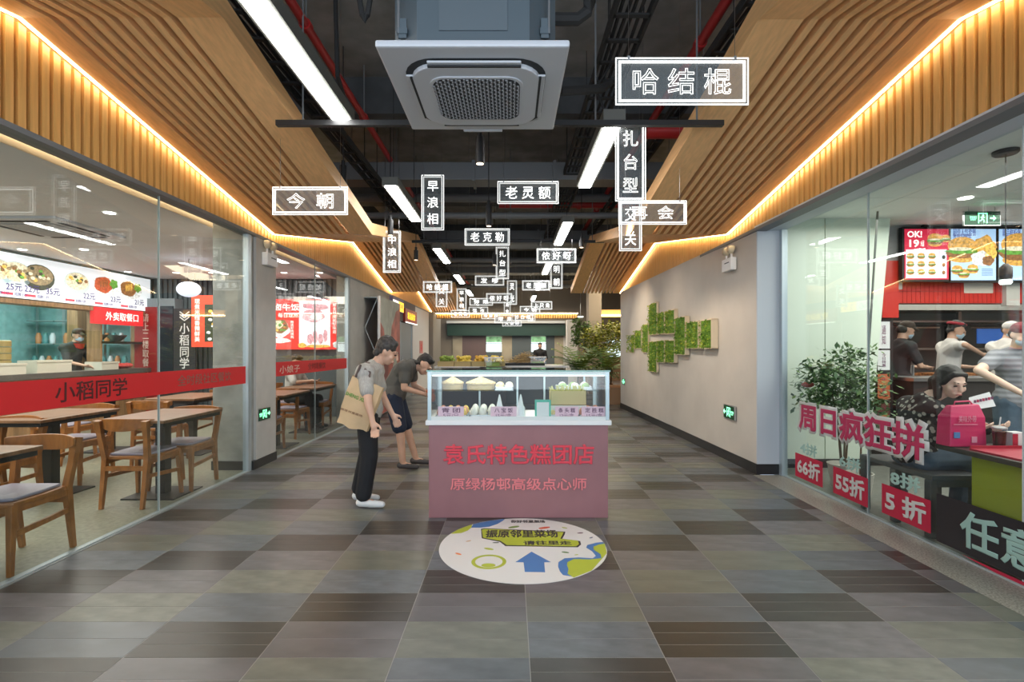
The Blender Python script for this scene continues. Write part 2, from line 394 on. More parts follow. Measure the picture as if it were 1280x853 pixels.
# ================================================================== CEILING OF THE CORRIDOR: slab, beams, ducts, pipes
slabm = M('dark_slab', (.22, .22, .215), .9, var=.25, vs=3)
MB().box(-3.1, 3.1, -2, 24, 4.5, 4.6).build('ceiling', slabm, None, kind='structure')
voidm = M('void_wall', (.05, .05, .052), .9)
MB().box(-3.16, -3.0, -2, 24, 2.92, 4.5).build('wall_left', voidm, None, kind='structure')
MB().box(3.0, 3.16, -2, 9, 2.9, 4.5).build('wall_right', voidm, None, kind='structure')
bm_ = M('beam_grey', (.07, .073, .076), .85, var=.2, vs=4)
for y in (5.9, 9.4, 12.9, 16.4, 19.9):
    MB().box(-3, 3, y, y+.35, 4.08, 4.5).build('beam', bm_, None, kind='structure')
ductm = M('duct_grey', (.16, .165, .17), .5, .3)
pipeg = M('pipe_grey', (.17, .175, .18), .5)
redp = M('pipe_red', (.42, .02, .02), .4)
def duct(x0, x1, y, z, w_, h_, label):
    t = E('air_duct', label, 'duct', (0, y, z))
    MB().box(x0, x1, -w_/2, w_/2, -h_/2, h_/2).build('duct_body', ductm, t, bevel=.01)
    for i in range(int((x1-x0)/1.1)+1):
        x = x0 + .3 + 1.1*i
        if x < x1: MB().box(x-.02, x+.02, -w_/2-.02, w_/2+.02, -h_/2-.02, h_/2+.02).build('flange', ductm, t)
    for x in (x0+.8, x1-.8): MB().tube([(x, 0, h_/2), (x, 0, 4.5-z)], .008, 6).build('hanger_rod', pipeg, t)
duct(-3, 3, 7.1, 3.78, .34, .24, 'nearest grey rectangular air duct crossing under the dark ceiling')
duct(-3, 3, 11.2, 3.75, .5, .3, 'grey air duct crossing the ceiling above the middle hanging signs')
duct(-3, 3, 15.0, 3.7, .5, .3, 'farthest grey air duct crossing the ceiling beyond the timber panels')
def pipe(name, label, pts, r, m, group=None, clips=True):
    t = E(name, label, 'pipe', (0, 0, 0), 0, group)
    MB().tube(pts, r, 10).build('pipe_run', m, t)
    if clips:
        for a, b in zip(pts[:-1], pts[1:]):
            a = Vector(a); b = Vector(b); n = max(1, int((b-a).length/1.6))
            for i in range(n):
                p = a + (b-a)*(i+.5)/n
                MB().tube([p, (p.x, p.y, 4.5)], .007, 5).build('hanger_rod', pipeg, t)
                MB().tube([p-(b-a).normalized()*.03, p+(b-a).normalized()*.03], r*1.35, 10).build('coupling', m, t)
pipe('sprinkler_pipe', 'long red sprinkler pipe running along the left side of the ceiling', [(-1.6, 0, 3.92), (-1.66, 21, 3.92)], .035, redp)
pipe('sprinkler_pipe', 'long red sprinkler pipe above the right timber panels', [(1.62, 0, 3.98), (1.62, 14, 3.98)], .04, redp)
pipe('sprinkler_pipe', 'red cross pipe beside the sign with three vertical characters', [(1.40, 5.3, 3.62), (2.6, 5.3, 3.62)], .075, redp)
pipe('sprinkler_pipe', 'red cross pipe behind the far right row of lamps', [(-.2, 9.0, 3.9), (2.6, 9.0, 3.9)], .06, redp)
for i, (y, z, r) in enumerate(((8.0, 3.45, .05), (8.6, 3.9, .07), (10.2, 3.5, .05), (12.3, 3.5, .06), (13.6, 3.6, .05), (17.4, 3.5, .06))):
    pipe('conduit', ['thin grey pipe crossing just behind the nearest duct', 'thick grey pipe crossing under the second beam', 'grey pipe crossing before the second duct', 'grey pipe crossing over the middle signs', 'thin grey pipe crossing before the third duct', 'farthest grey pipe crossing the ceiling'][i], [(-2.9, y, z), (2.9, y, z)], r, pipeg)
def tray(x, z, label, w_=.22):
    t = E('cable_tray', label, 'cable tray', (x, 0, z))
    for s in (-1, 1): MB().box(s*w_/2-.012, s*w_/2+.012, .2, 19, 0, .07).build('side_rail', blackm, t)
    mb = MB()
    for i in range(62): mb.box(-w_/2, w_/2, .3+.3*i, .34+.3*i, 0, .015)
    mb.build('rungs', blackm, t, kind='stuff')
    for j in range(4):
        pts = []
        for i in range(24): pts.append((-.07+.045*j+random.uniform(-.012, .012), .2+.8*i, .035+random.uniform(0, .03)))
        MB().tube(pts, .014, 6).build('cable', blackm, t)
    for i in range(7):
        for s in (-1, 1): MB().tube([(s*w_/2, 1+2.8*i, .05), (s*w_/2, 1+2.8*i, 4.5-z)], .006, 5).build('hanger_rod', blackm, t)
tray(-1.8, 3.55, 'black cable tray running above the inner edge of the left timber panels', .16)
tray(.86, 3.72, 'wide black cable tray running above the right row of lamps', .26)
tray(1.72, 3.8, 'black cable tray running above the inner edge of the right timber panels', .12)
# loose black cables and bent insulated pipes
def cable(label, pts, r=.02): return tag(MB().tube(pts, r, 8).build('cable', blackm, None), label, 'cable')
def arc(a, b, sag, n=10): 
    a = Vector(a); b = Vector(b)
    return [a.lerp(b, i/n) + Vector((0, 0, -sag*4*(i/n)*(1-i/n))) for i in range(n+1)]
cable('black looped cable hanging above the left corner of the air conditioner', arc((X(440, 2.9), 2.9, 3.95), (X(472, 2.9), 2.9, 3.95), .72), .016)
cable('black cable dropping from the ceiling beside the red pipe', [(X(418, 4), 4, 4.5), (X(420, 4), 4, 3.9), (X(422, 4), 4, 3.5), (X(416, 4), 4.3, 3.45), (-1.6, 5, 3.6)], .018)
cable('thick insulated pipe bending away from the air conditioner body', [(X(684, 3.0), 3.0, 3.3), (X(722, 3.0), 3.0, 3.3), (X(733, 3.0), 3.0, 3.34), (X(737, 3.0), 3.0, 3.4), (X(737, 3.0), 3.0, 4.5)], .036)
cable('black hose running right from the air conditioner towards the cable tray', [(X(700, 3.6), 3.6, 3.18), (X(730, 3.7), 3.7, 3.24), (X(752, 3.8), 3.8, 3.3), (X(768, 3.9), 4.1, 3.5), (.86, 4.6, 3.76)], .034)
cable('thin black cable dangling behind the nearest right ceiling lamp', [(.82, 4.2, 3.7), (.7, 4.2, 3.5), (.8, 4.25, 3.3), (.84, 4.2, 3.16)], .012)
# ================================================================== TIMBER CANOPIES (zig-zag wooden soffits with slatted fascias)
ZB = 2.68
peaksL = [(0, 2.74), (3.0, 3.31), (6.22, 2.76), (9.33, 3.31), (12.4, 2.74), (15.5, 3.25), (18.7, 2.70)]
peaksR = [(0, 2.74), (3.0, 3.30), (6.22, 2.76), (9.33, 3.29), (12.3, 2.70)]
def zat(pk, y):
    for (a, za), (b, zb) in zip(pk[:-1], pk[1:]):
        if a <= y <= b: return za + (zb-za)*(y-a)/(b-a)
    return pk[-1][1]
def canopy(side, pk, xo, xi, label):
    # xo = outer (glass) side, xi = inner edge towards the corridor
    s = 1 if xo > 0 else -1
    t = S('ceiling_canopy_' + ('right' if s > 0 else 'left'))
    yend = pk[-1][0]
    th = .055
    def seg(name, xa, xb, a, b, m, thick=th, dz=0, dl=0):
        (ya, za), (yb, zb) = a, b
        x0, x1 = min(xa, xb), max(xa, xb)
        return MB().hexa([(x0, ya, za+dz), (x1, ya, za+dz), (x1, yb, zb+dz), (x0, yb, zb+dz), (x0, ya, za+dz+thick), (x1, ya, za+dz+thick), (x1, yb, zb+dz+thick), (x0, yb, zb+dz+thick)]).build(name, m, t)
    W = abs(xo - xi); bo = .20; bi = .25
    for i, (a, b) in enumerate(zip(pk[:-1], pk[1:])):
        seg('outer_board', xo - s*.035, xo - s*bo, a, b, wood)
        seg('inner_board', xi, xi + s*bi, a, b, wood)
        seg('edge_board', xi, xi - s*.02, a, b, wood, .14, -.004)
        x0 = xo - s*bo; x1 = xi + s*bi; L = abs(x1-x0); n = 8; gap = L/(n*2.05+1)*1.0; sw = (L-gap*(n+1))/n
        for k in range(n):
            xa = x0 - s*(gap + k*(gap+sw)); seg('soffit_slat', xa, xa - s*sw, a, b, wood, .075, 0)
        for q in (.25, .75):
            y = a[0]+(b[0]-a[0])*q; z = zat(pk, y)
            MB().box(min(x0, x1), max(x0, x1), y-.02, y+.02, z+.085, z+.12).build('carrier', steel, t)
        # lamp strip
        MB().hexa([(xo-s*.034, a[0], a[1]-.004), (xo-s*.012, a[0], a[1]-.004), (xo-s*.012, b[0], b[1]-.004), (xo-s*.034, b[0], b[1]-.004),
                   (xo-s*.034, a[0], a[1]+.018), (xo-s*.012, a[0], a[1]+.018), (xo-s*.012, b[0], b[1]+.018), (xo-s*.034, b[0], b[1]+.018)]).build('light_strip', led, t)
    # fascia of upright slats
    xf = xo + s*.02
    mb = MB()
    for (a, b) in zip(pk[:-1], pk[1:]):
        x0, x1 = sorted((xf+s*.03, xf+s*.05))
        mb.hexa([(x0, a[0], ZB), (x1, a[0], ZB), (x1, b[0], ZB), (x0, b[0], ZB), (x0, a[0], a[1]+.1), (x1, a[0], a[1]+.1), (x1, b[0], b[1]+.1), (x0, b[0], b[1]+.1)])
    mb.build('fascia_backing', wood_b, t)
    pitch = .078; y = .3; far = MB(); x0, x1 = sorted((xf-s*.008, xf+s*.03))
    while y < yend - .04:
        z0 = zat(pk, y); z1 = zat(pk, y+.05)
        mbx = far if y > 9.3 else MB()
        mbx.hexa([(x0, y, ZB), (x1, y, ZB), (x1, y+.05, ZB), (x0, y+.05, ZB), (x0, y, z0), (x1, y, z0), (x1, y+.05, z1), (x0, y+.05, z1)])
        if y <= 9.3: mbx.build('fascia_slat', wood_f, t)
        y += pitch
    far.build('fascia_slats', wood_f, t, kind='stuff')
    MB().box(min(xf-s*.03, xf+s*.1), max(xf-s*.03, xf+s*.1), .0, yend, ZB-.035, ZB).build('trim_edge', M('grey_trim', (.16, .17, .18), .5), t)
    return t
canopy(-1, peaksL, -2.9, -1.7, '')
canopy(1, peaksR, 2.66, 1.47, '')
# far crosswise fascia
t = S('trim_far_fascia')
mb = MB()
for i in range(60): mb.box(-2.9+.09*i, -2.85+.09*i, 19.0, 19.04, 2.5, 2.66)
mb.build('fascia_slats', wood_f, t, kind='stuff')
MB().box(-2.9, 2.5, 19.04, 19.1, 2.48, 2.7).build('backing', wood_b, t)
MB().box(-2.9, 2.5, 18.96, 18.99, 2.66, 2.69).build('light_strip', led, t)
t = S('trim_far_fascia')
MB().box(2.85, 5.0, 17.0, 17.05, 2.42, 2.66).build('backing', wood_f, t)
MB().box(2.85, 5.0, 16.95, 16.98, 2.45, 2.49).build('light_strip', led, t)
# ================================================================== WALLS
beige = M('beige_wall', (.56, .53, .48), .75, var=.06, vs=2, bump=.03)
greyp = M('grey_pier', (.40, .40, .37), .7, var=.1, vs=3)
concp = M('concrete_pier', (.33, .335, .31), .6, var=.2, vs=5)
skirt = M('skirting', (.015, .015, .016), .35)
# right wall, slightly turned: (2.68, 5.58) -> (2.56, 11.9)
t = S('wall_right')
MB().prism([(2.68, 5.58), (2.56, 11.9), (2.9, 11.9), (3.0, 9), (3.0, 5.58)], 0, 2.68).build('wall_surface', beige, t)
MB().prism([(2.672, 5.571), (2.552, 11.91), (2.57, 11.91), (2.69, 5.575)], 0, .115).build('baseboard_right', skirt, t)
MB().box(2.672, 3.0, 5.565, 5.58, 0, .115).build('baseboard_end', skirt, t)
MB().box(2.68, 2.94, 5.56, 5.585, .115, 2.66).build('end_panel', M('pale_blue_wall', (.52, .56, .60), .5), t)
MB().box(2.66, 2.98, .0, 5.58, 2.655, 2.70).build('trim_3', M('soffit_grey', (.60, .66, .72), .5), None, kind='structure')
# left piers
t = S('wall_left_pier')
MB().box(-3.36, -2.93, 5.78, 5.84, 0, 2.8).build('pier_face', concp, t)
MB().box(-3.36, -2.9, 5.84, 6.33, 0, 2.68).build('pier_side', M('pier_paint', (.50, .49, .46), .6, var=.05), t)
MB().box(-3.37, -2.89, 5.765, 6.34, 0, .10).build('baseboard_left', skirt, t)
t = S('wall_left_far')
MB().box(-2.95, -2.9, 9.25, 12.5, 0, 2.68).build('wall_surface', greyp, t)
MB().box(-2.96, -2.89, 9.24, 12.51, 0, .1).build('baseboard_left', skirt, t)
MB().box(-3.2, -2.88, 12.5, 15.5, 2.1, 2.68).build('header', M('dark_header', (.12, .1, .1), .7), t)
MB().box(-3.3, -2.95, 12.5, 13.6, 0, 2.1).build('recess', M('recess_grey', (.25, .25, .25), .6), t)
MB().box(-3.2, -2.9, 15.2, 18.2, 0, 2.68).build('white_wall', M('off_white', (.6, .58, .56), .7), t)
MB().box(-3.2, -2.75, 18.2, 20.2, 0, 2.68).build('dark_pier', M('brown_grey', (.2, .18, .16), .7), t)
t = S('door_1', (-2.97, 14.4, 0))
MB().box(-.03, .03, -.75, .75, 0, 2.08).build('door_leaf', M('door_grey', (.22, .23, .24), .4), t)
MB().box(-.06, .05, -.8, -.75, 0, 2.12).build('door_frame', alu, t); MB().box(-.06, .05, .75, .8, 0, 2.12).build('door_frame', alu, t)
MB().tube([(.06, -.6, .95), (.06, -.6, 1.15)], .015).build('door_handle', steel, t)
# shells of the shops
shopw = M('shop_ceiling', (.78, .80, .84), .8)
MB().box(-9.6, -3.46, -2, 10.4, 2.77, 2.92).build('ceiling_shop_left', shopw, None, kind='structure')
MB().box(-3.46, -2.98, -2, 9.3, 2.87, 2.92).build('ceiling_shop_edge', shopw, None, kind='structure')
tcv = S('trim_4')
MB().box(-3.46, -3.452, -2, 9.3, 2.772, 2.868).build('cove_side', M('cove_glow_tint', (.8, .62, .42), .7), tcv)  # peach glow of the cove strip is put into this face's colour
MB().box(-3.445, -3.425, .5, 9.2, 2.858, 2.868).build('light_strip', M('led_cove', (1, .82, .6), emit=9), tcv)
MB().box(-7.2, -3.0, 10.3, 10.45, 0, 2.84).build('wall_back', M('slate_panel', (.10, .12, .13), .6), None, kind='structure')
MB().box(-3.16, -2.95, 9.3, 10.3, 0, 2.84).build('wall_side', greyp, None, kind='structure')
t = S('wall_back_battens')
for i in range(40): MB().box(-7.25+.1*i, -7.19+.1*i, 10.27, 10.3, 1.4 if -7.25+.1*i > -4.9 else 0, 2.84).build('batten', M('slate_batten', (.13, .16, .175), .5), t)
MB().box(-9.6, -9.5, -2, 10.4, 0, 2.84).build('wall_far', M('teal_tile', (.28, .52, .52), .4, var=.15, vs=8), None, kind='structure')
MB().box(-9.6, -7.2, 10.3, 10.45, 0, 2.84).build('wall_kitchen', M('teal_tile'), None, kind='structure')
MB().box(-7.4, -7.2, -2, 6.2, 0, 2.84).build('wall_shop_left', M('warm_wall', (.34, .24, .16), .6), None, kind='structure')
# right shop shell
t = S('ceiling_shop_right')
MB().box(2.98, 9.6, -2, 8.6, 2.885, 2.93).build('grid', M('grid_grey', (.25, .25, .25), .6), t)
tile_c = M('ceiling_tile', (.82, .84, .83), .7)
for i in range(7):
    for j in range(9):
        x0 = 2.99+.9*i; y0 = -1.2+.9*j
        if x0 < 9: MB().box(x0+.004, x0+.896, y0+.004, y0+.896, 2.872, 2.885).build('ceiling_tile', tile_c, t)
MB().box(9.5, 9.6, -2, 8.6, 0, 2.9).build('wall_far_right', M('warm_wall'), None, kind='structure')
MB().box(2.99, 9.6, 8.5, 8.6, 0, 2.9).build('wall_kitchen_back', M('kitchen_wall', (.25, .24, .22), .6), None, kind='structure')
pale = M('pale_green_panel', (.68, .76, .64), .35)
t = S('wall_partition')
MB().box(3.0, 3.62, 5.9, 5.96, 0, 2.88).build('panel', pale, t)
MB().prism([(3.63, 0), (4.12, 0), (4.38, 2.88), (3.63, 2.88)], 5.9, 5.96, 'y').build('panel', pale, t)
MB().box(2.99, 4.12, 5.88, 5.9, 0, .1).build('baseboard_back', skirt, t)
MB().tube([(X(1079, 5.6), 5.6, Z(440, 5.6)-.9), (X(1097, 5.6), 5.6, 2.87)], .012, 6).build('slanting_pole', M('pole_dark', (.12, .13, .12), .4), t)
# ================================================================== GLAZING
def glazing(name, x, ys, z1, frame_at, posts=()):
    t = S(name)
    for a, b in zip(ys[:-1], ys[1:]):
        MB().box(x-.006, x+.006, a+.004, b-.004, .012, z1).build('glass_pane', G_SHOP, t)
        if b != ys[-1]: MB().box(x-.008, x+.008, b-.004, b+.004, .012, z1).build('joint', M('silicone', (.5, .55, .55), .3), t)
    for y in frame_at: MB().box(x-.03, x+.03, y-.035, y+.035, 0, z1).build('frame_post', alu, t)
    MB().box(x-.02, x+.02, ys[0], ys[-1], 0, .012).build('sill', alu, t)
    return t
glazing('window_1', -2.94, (0.1, 1.55, 2.92, 4.28, 5.68), 2.675, (5.72,))
glazing('window_2', -2.94, (6.34, 7.7, 9.16), 2.675, (9.21,))
glazing('window_3', 2.95, (-.3, 1.4, 2.94, 4.22, 5.52), 2.87, (5.54,))
# ================================================================== CEILING LAMPS
lampm = M('lamp_diffuser', (1, .99, .97), emit=17)
housing = M('lamp_housing', (.12, .12, .105), .6)
def linear_lamp(x, y0, L, z, label, group):
    t = E('linear_lamp', label, 'ceiling lamp', (x, y0, z), 0, group)
    MB().box(-.085, .085, -.02, L+.02, 0, .09).build('housing', housing, t)
    MB().box(-.06, .06, 0, L, -.012, 0).build('diffuser', lampm, t)
    for y in (.15, L-.15):
        MB().tube([(0, y, .09), (0, y, 4.5-z)], .004, 5).build('hanger_wire', black, t)
GL = 'linear lamps hung in the left row'; GR = 'linear lamps hung in the right row'
ordl = ['nearest linear lamp of the left row, cut by the top edge of the photo', 'second linear lamp of the left row, left of the vertical three character sign', 'third linear lamp of the left row, left of the middle signs', 'fourth linear lamp of the left row, small and far', 'fifth linear lamp of the left row, very small', 'last linear lamp of the left row, above the far shopfront']
for i, (y0, L) in enumerate(((2.2, 1.74), (5.5, 1.5), (8.95, 1.5), (12.2, 1.5), (15.4, 1.5))): linear_lamp(-1.29, y0, L, 3.12, ordl[i], GL)
ordr = ['nearest linear lamp of the right row, beside the vertical sign', 'second linear lamp of the right row, above the sign crossing it', 'third linear lamp of the right row, behind the vertical two character sign', 'fourth linear lamp of the right row, small among the far signs', 'last linear lamp of the right row, very small and far']
for i, (y0, L) in enumerate(((3.95, 1.58), (7.1, 1.5), (10.4, 1.6), (13.7, 1.5), (17, 1.5))): linear_lamp(.80, y0, L, 3.12, ordr[i], GR)
def track(y, x0, x1, z, label):
    t = E('mounting_rail', label, 'rail', (0, y, z))
    MB().box(x0, x1, -.022, .022, -.02, .02).build('rail_body', black, t)
    for x in (x0+.2, x0*.35, x1*.4, x1-.2): MB().tube([(x, 0, .02), (x, 0, 4.5-z)], .007, 5).build('hanger_rod', pipeg, t)
    return t
track(3.9, -1.78, 1.62, 3.085, 'nearest black crossbar spanning between the timber panels behind the air conditioner')
track(8.75, -1.68, 1.6, 3.2, 'second black crossbar spanning the corridor behind the plain three character sign')
track(13.6, -1.68, 1.6, 3.2, 'farthest black crossbar spanning above the crowd of signs')
spotl = M('spot_glow', (1, .75, .5), emit=3, nosample=True)
def spot(px, py0, Y, label, h=.17, top=None):
    z = Z(py0, Y)
    t = E('track_spotlight', label, 'spotlight', (X(px, Y), Y, z), 0, 'black cylinder spotlights')
    MB().lathe([(.034, 0), (.036, -h*.1), (.036, -h), (.03, -h)], n=14).build('spot_body', black, t)
    MB().lathe([(.028, -h-.001), (.028, -h+.01)], n=12).build('lens', spotl, t)
    MB().tube([(0, 0, 0), (0, 0, .05)], .02, 8).build('adaptor', black, t)
    MB().tube([(0, 0, .05), (0, 0, (top or 4.5)-z)], .006, 5).build('stem', black, t)
spot(600, 172, 3.9, 'black cylinder spotlight right below the air conditioner', .2, 3.1)
spot(429, 207, 5.3, 'black cylinder spotlight at the inner edge of the left timber, above the two character sign', .23)
spot(611, 256, 6.2, 'black cylinder spotlight above the sign in the middle of the corridor', .26)
spot(488, 275, 6.6, 'black cylinder spotlight over the left sign with vertical characters', .2)
spot(520, 313, 8.3, 'black cylinder spotlight by the second left timber panel', .16)
spot(727, 300, 8.0, 'black cylinder spotlight at the tip of the second right timber panel', .12)
spot(618, 318, 9.5, 'black cylinder spotlight beside the middle vertical sign', .2)
# warm spotlights on the picture wall
for y in (6.4, 8.2, 10.0):
    l = bpy.data.lights.new('wall_spot', 'SPOT'); l.energy = 75; l.color = (1, .8, .6); l.spot_size = 1.2; l.spot_blend = 1; l.shadow_soft_size = .06
    o = bpy.data.objects.new('wall_spot', l); C.objects.link(o); o.location = (1.1, y-.2, 3.0)
    d = Vector((2.6, y, 1.6)) - o.location; o.rotation_euler = d.to_track_quat('-Z', 'Y').to_euler()
# ================================================================== AIR CONDITIONER
t = E('air_conditioner', 'white square cassette air conditioner hanging from dark ceiling', 'air conditioner', (-.185, 2.965, 2.84))
acw = M('ac_white', (.60, .62, .66), .4); acg = M('ac_body', (.10, .13, .15), .5, .2); acd = M('ac_dark', (.015, .017, .02), .6)
MB().box(-.475, .475, -.475, .475, 0, .035).build('panel', acw, t, bevel=.012)
def rsq(r, k, n=6):
    out = []
    for q, (cx, cy) in enumerate(((1, 1), (-1, 1), (-1, -1), (1, -1))):
        for i in range(n+1):
            a = q*PI/2 + PI/2*i/n; out.append((cx*(r-k)+k*math.cos(a), cy*(r-k)+k*math.sin(a)))
    return out
MB().prism(rsq(.375, .17), -.004, .01).build('air_slot', acd, t)
MB().prism(rsq(.345, .16), -.028, .0).build('centre_panel', acw, t, bevel=.006)
for k in range(4):
    o = MB().box(-.24, .24, .318, .372, -.02, -.008).build('air_flap', acw, t, bevel=.005); o.rotation_euler = (0, 0, PI/2*k)
    o = MB().box(-.24, .24, .337, .350, -.0285, -.02).build('flap_slot', acd, t); o.rotation_euler = (0, 0, PI/2*k)
MB().prism(rsq(.255, .09), -.034, -.026).build('grille_ring', acw, t, bevel=.003)
MB().prism(rsq(.238, .08), -.0355, -.033).build('grille_back', acd, t)
mb = MB()
inside = lambda x, y: abs(x) < .232 and abs(y) < .232 and not (abs(x) > .17 and abs(y) > .17 and math.hypot(abs(x)-.17, abs(y)-.17) > .062)
n = 22; p = .46/n
for i in range(n+1):
    for j in range(n+1):
        x = -.23+p*i; y = -.23+p*j
        if inside(x, y): mb.box(x-p*.5, x+p*.12, y-p*.22, y+p*.22, -.039, -.0355) if (i+j) % 2 else mb.box(x-p*.2, x+p*.2, y-p*.5, y+p*.3, -.039, -.0355)
mb.build('grille_mesh', M('ac_mesh', (.38, .39, .41), .5), t, kind='stuff')
MB().prism([(-.28, -.42), (.28, -.42), (.42, -.28), (.42, .28), (.28, .42), (-.28, .42), (-.42, .28), (-.42, -.28)], .035, .36).build('body', acg, t)
MB().box(-.17, .17, -.426, -.42, .11, .34).build('service_cover', M('ac_cover', (.12, .15, .17), .5, .2), t)
for sx in (-1, 1):
    for sy in (-1, 1):
        MB().box(sx*.36-.025, sx*.36+.025, sy*.36-.025, sy*.36+.025, .12, .15).box(sx*.36-.02, sx*.36+.02, sy*.36-.02, sy*.36-.014, .1, .2).build('bracket', acg, t)
        MB().tube([(sx*.38, sy*.38, .12), (sx*.38, sy*.38, 1.64)], .006, 6).build('hanger_rod', pipeg, t)
MB().box(-.13, .13, .475, .50, -.005, .02).build('receiver', acw, t, bevel=.005)
# ================================================================== HANGING CHARACTER SIGNS
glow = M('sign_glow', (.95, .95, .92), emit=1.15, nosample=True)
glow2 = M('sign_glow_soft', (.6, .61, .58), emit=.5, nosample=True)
def hsign(x0, y0, x1, y1, s, label, Y=None):
    vert = (y1-y0) > (x1-x0)
    L = max(x1-x0, y1-y0)
    Y = Y or .62*640/L
    w_ = (x1-x0)/640*Y; h_ = (y1-y0)/640*Y
    t = E('hanging_sign', label, 'hanging sign', (X((x0+x1)/2, Y), Y, Z((y0+y1)/2, Y)), 0, 'clear acrylic character signs hung along the corridor')
    MB().box(-w_/2, w_/2, -.004, .004, -h_/2, h_/2).build('acrylic_plate', G_SIGN, t)
    k = min(w_, h_)
    def rect(m, inset, th, name, mt):
        a = w_/2-inset; b = h_/2-inset
        m.box(-a, a, -.007, -.0045, b-th, b).box(-a, a, -.007, -.0045, -b, -b+th).box(-a, -a+th, -.007, -.0045, -b+th, b-th).box(a-th, a, -.007, -.0045, -b+th, b-th).build(name, mt, t)
    bright = Y > 4 or True
    rect(MB(), 0, k*.022, 'outer_line', glow)
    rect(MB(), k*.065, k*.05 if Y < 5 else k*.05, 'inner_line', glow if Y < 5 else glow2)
    if vert:
        text(s, .1, glow, t, 'lettering', (0, -.006, 0), .002, vertical=True, bold=0, height=h_*.78, width=w_*.5, outline=.0011 if Y < 5 else 0, gap=1.6 if len(s) == 2 else 1.4)
    else:
        text(('  ' if len(s) == 2 else ' ').join(s), .1, glow, t, 'lettering', (0, -.006, 0), .002, bold=0, width=w_*(.74 if len(s) > 2 else .62), height=h_*.56, outline=.0011 if Y < 5 else 0)
    for s_ in (-1, 1):
        MB().tube([(s_*w_*.4, 0, h_/2-.01), (s_*w_*.4, 0, 4.5-t.location.z)], .0012 if Y < 6 else .002, 4).build('hanging_wire', M('wire', (.3, .3, .3), .3, 1), t)
        MB().box(s_*w_*.4-.006, s_*w_*.4+.006, -.008, .008, h_/2-.012, h_/2+.008).build('clip', steel, t)
hsign(769, 73, 935, 132, '哈结棍', 'nearest and largest hanging sign, outlined characters 哈结棍, at the top right')
hsign(341, 234, 435, 269, '今朝', 'wide hanging sign reading 今朝 in front of the left timber slats')
hsign(769, 153, 807, 252, '扎台型', 'tall hanging sign reading 扎台型 under the largest sign')
hsign(774, 252, 802, 314, '交关', 'upright hanging sign reading 交关 crossed by the 再会 sign', Y=5.5)
hsign(773, 251, 858, 281, '再会', 'wide hanging sign reading 再会 in front of the right timber slats')
hsign(527, 219, 555, 288, '早浪相', 'upright hanging sign reading 早浪相 left of the middle')
hsign(622, 227, 698, 255, '老灵额', 'wide hanging sign reading 老灵额 high in the middle of the corridor')
hsign(479, 289, 501, 341, '中浪相', 'upright hanging sign reading 中浪相 against the second left timber panel', Y=6.9)
hsign(581, 286, 637, 307, '老克勒', 'wide hanging sign reading 老克勒 above the middle upright sign')
hsign(620, 309, 636, 349, '扎台型', 'small upright hanging sign reading 扎台型 in the middle of the corridor')
hsign(671, 311, 720, 329, '侬好呀', 'wide hanging sign reading 侬好呀 below the second right lamp')
hsign(688, 329, 703, 361, '明朝', 'upright hanging sign reading 明朝 touching the sign above it')
hsign(594, 345, 630, 357, '发嗲', 'small wide hanging sign reading 发嗲 left of the middle')
hsign(653, 351, 687, 363, '老灵额', 'small wide hanging sign reading 老灵额 right of the middle')
hsign(634, 351, 646, 381, '灵光', 'small narrow upright sign reading 灵光 under the middle upright sign')
hsign(529, 352, 565, 366, '哈结棍', 'small wide sign reading 哈结棍 by the end of the left timber')
hsign(545, 357, 559, 384, '交关', 'small upright sign reading 交关 crossed by the small 哈结棍 sign', Y=11.5)
far_signs = [(571, 361, 583, 388, '早浪相', 'tiny far upright sign reading 早浪相 beside the left timber end'), (608, 367, 640, 379, '侬好呀', 'tiny far wide sign reading 侬好呀 in the centre of the cluster'),
 (587, 373, 616, 382, '弹眼', 'tiny far wide sign reading 弹眼 left in the cluster'), (586, 384, 610, 393, '落市', 'tiny far wide sign reading 落市 low in the cluster'),
 (564, 388, 587, 397, '老克勒', 'tiny far wide sign reading 老克勒, lowest on the left of the cluster'), (650, 383, 675, 392, '今朝', 'tiny far wide sign reading 今朝 right of the cluster centre'),
 (664, 377, 690, 387, '上只角', 'tiny far wide sign reading 上只角, rightmost of the cluster'), (630, 378, 638, 393, '再会', 'tiny far upright sign reading 再会 below the cluster centre'),
 (602, 391, 625, 399, '中浪相', 'tiny far wide sign reading 中浪相 under the left lamp row'), (618, 394, 645, 404, '嗲来', 'tiny far wide sign reading 嗲来 in front of the far gold strip'),
 (640, 392, 666, 401, '好白相', 'tiny far wide sign reading 好白相 right in front of the far gold strip'), (660, 391, 669, 402, '明朝', 'tiny far upright sign reading 明朝 at the right end of the gold strip cluster'),
 (628, 401, 652, 408, '大家好', 'lowest tiny far sign reading 大家好 above the dark green shopfront')]
for i, f in enumerate(far_signs): hsign(*f[:6], Y=[14.5, 12.5, 13.6, 15.5, 16.2, 15.2, 14.8, 16.8, 15.9, 15.0, 16.3, 17.2, 16.6][i])
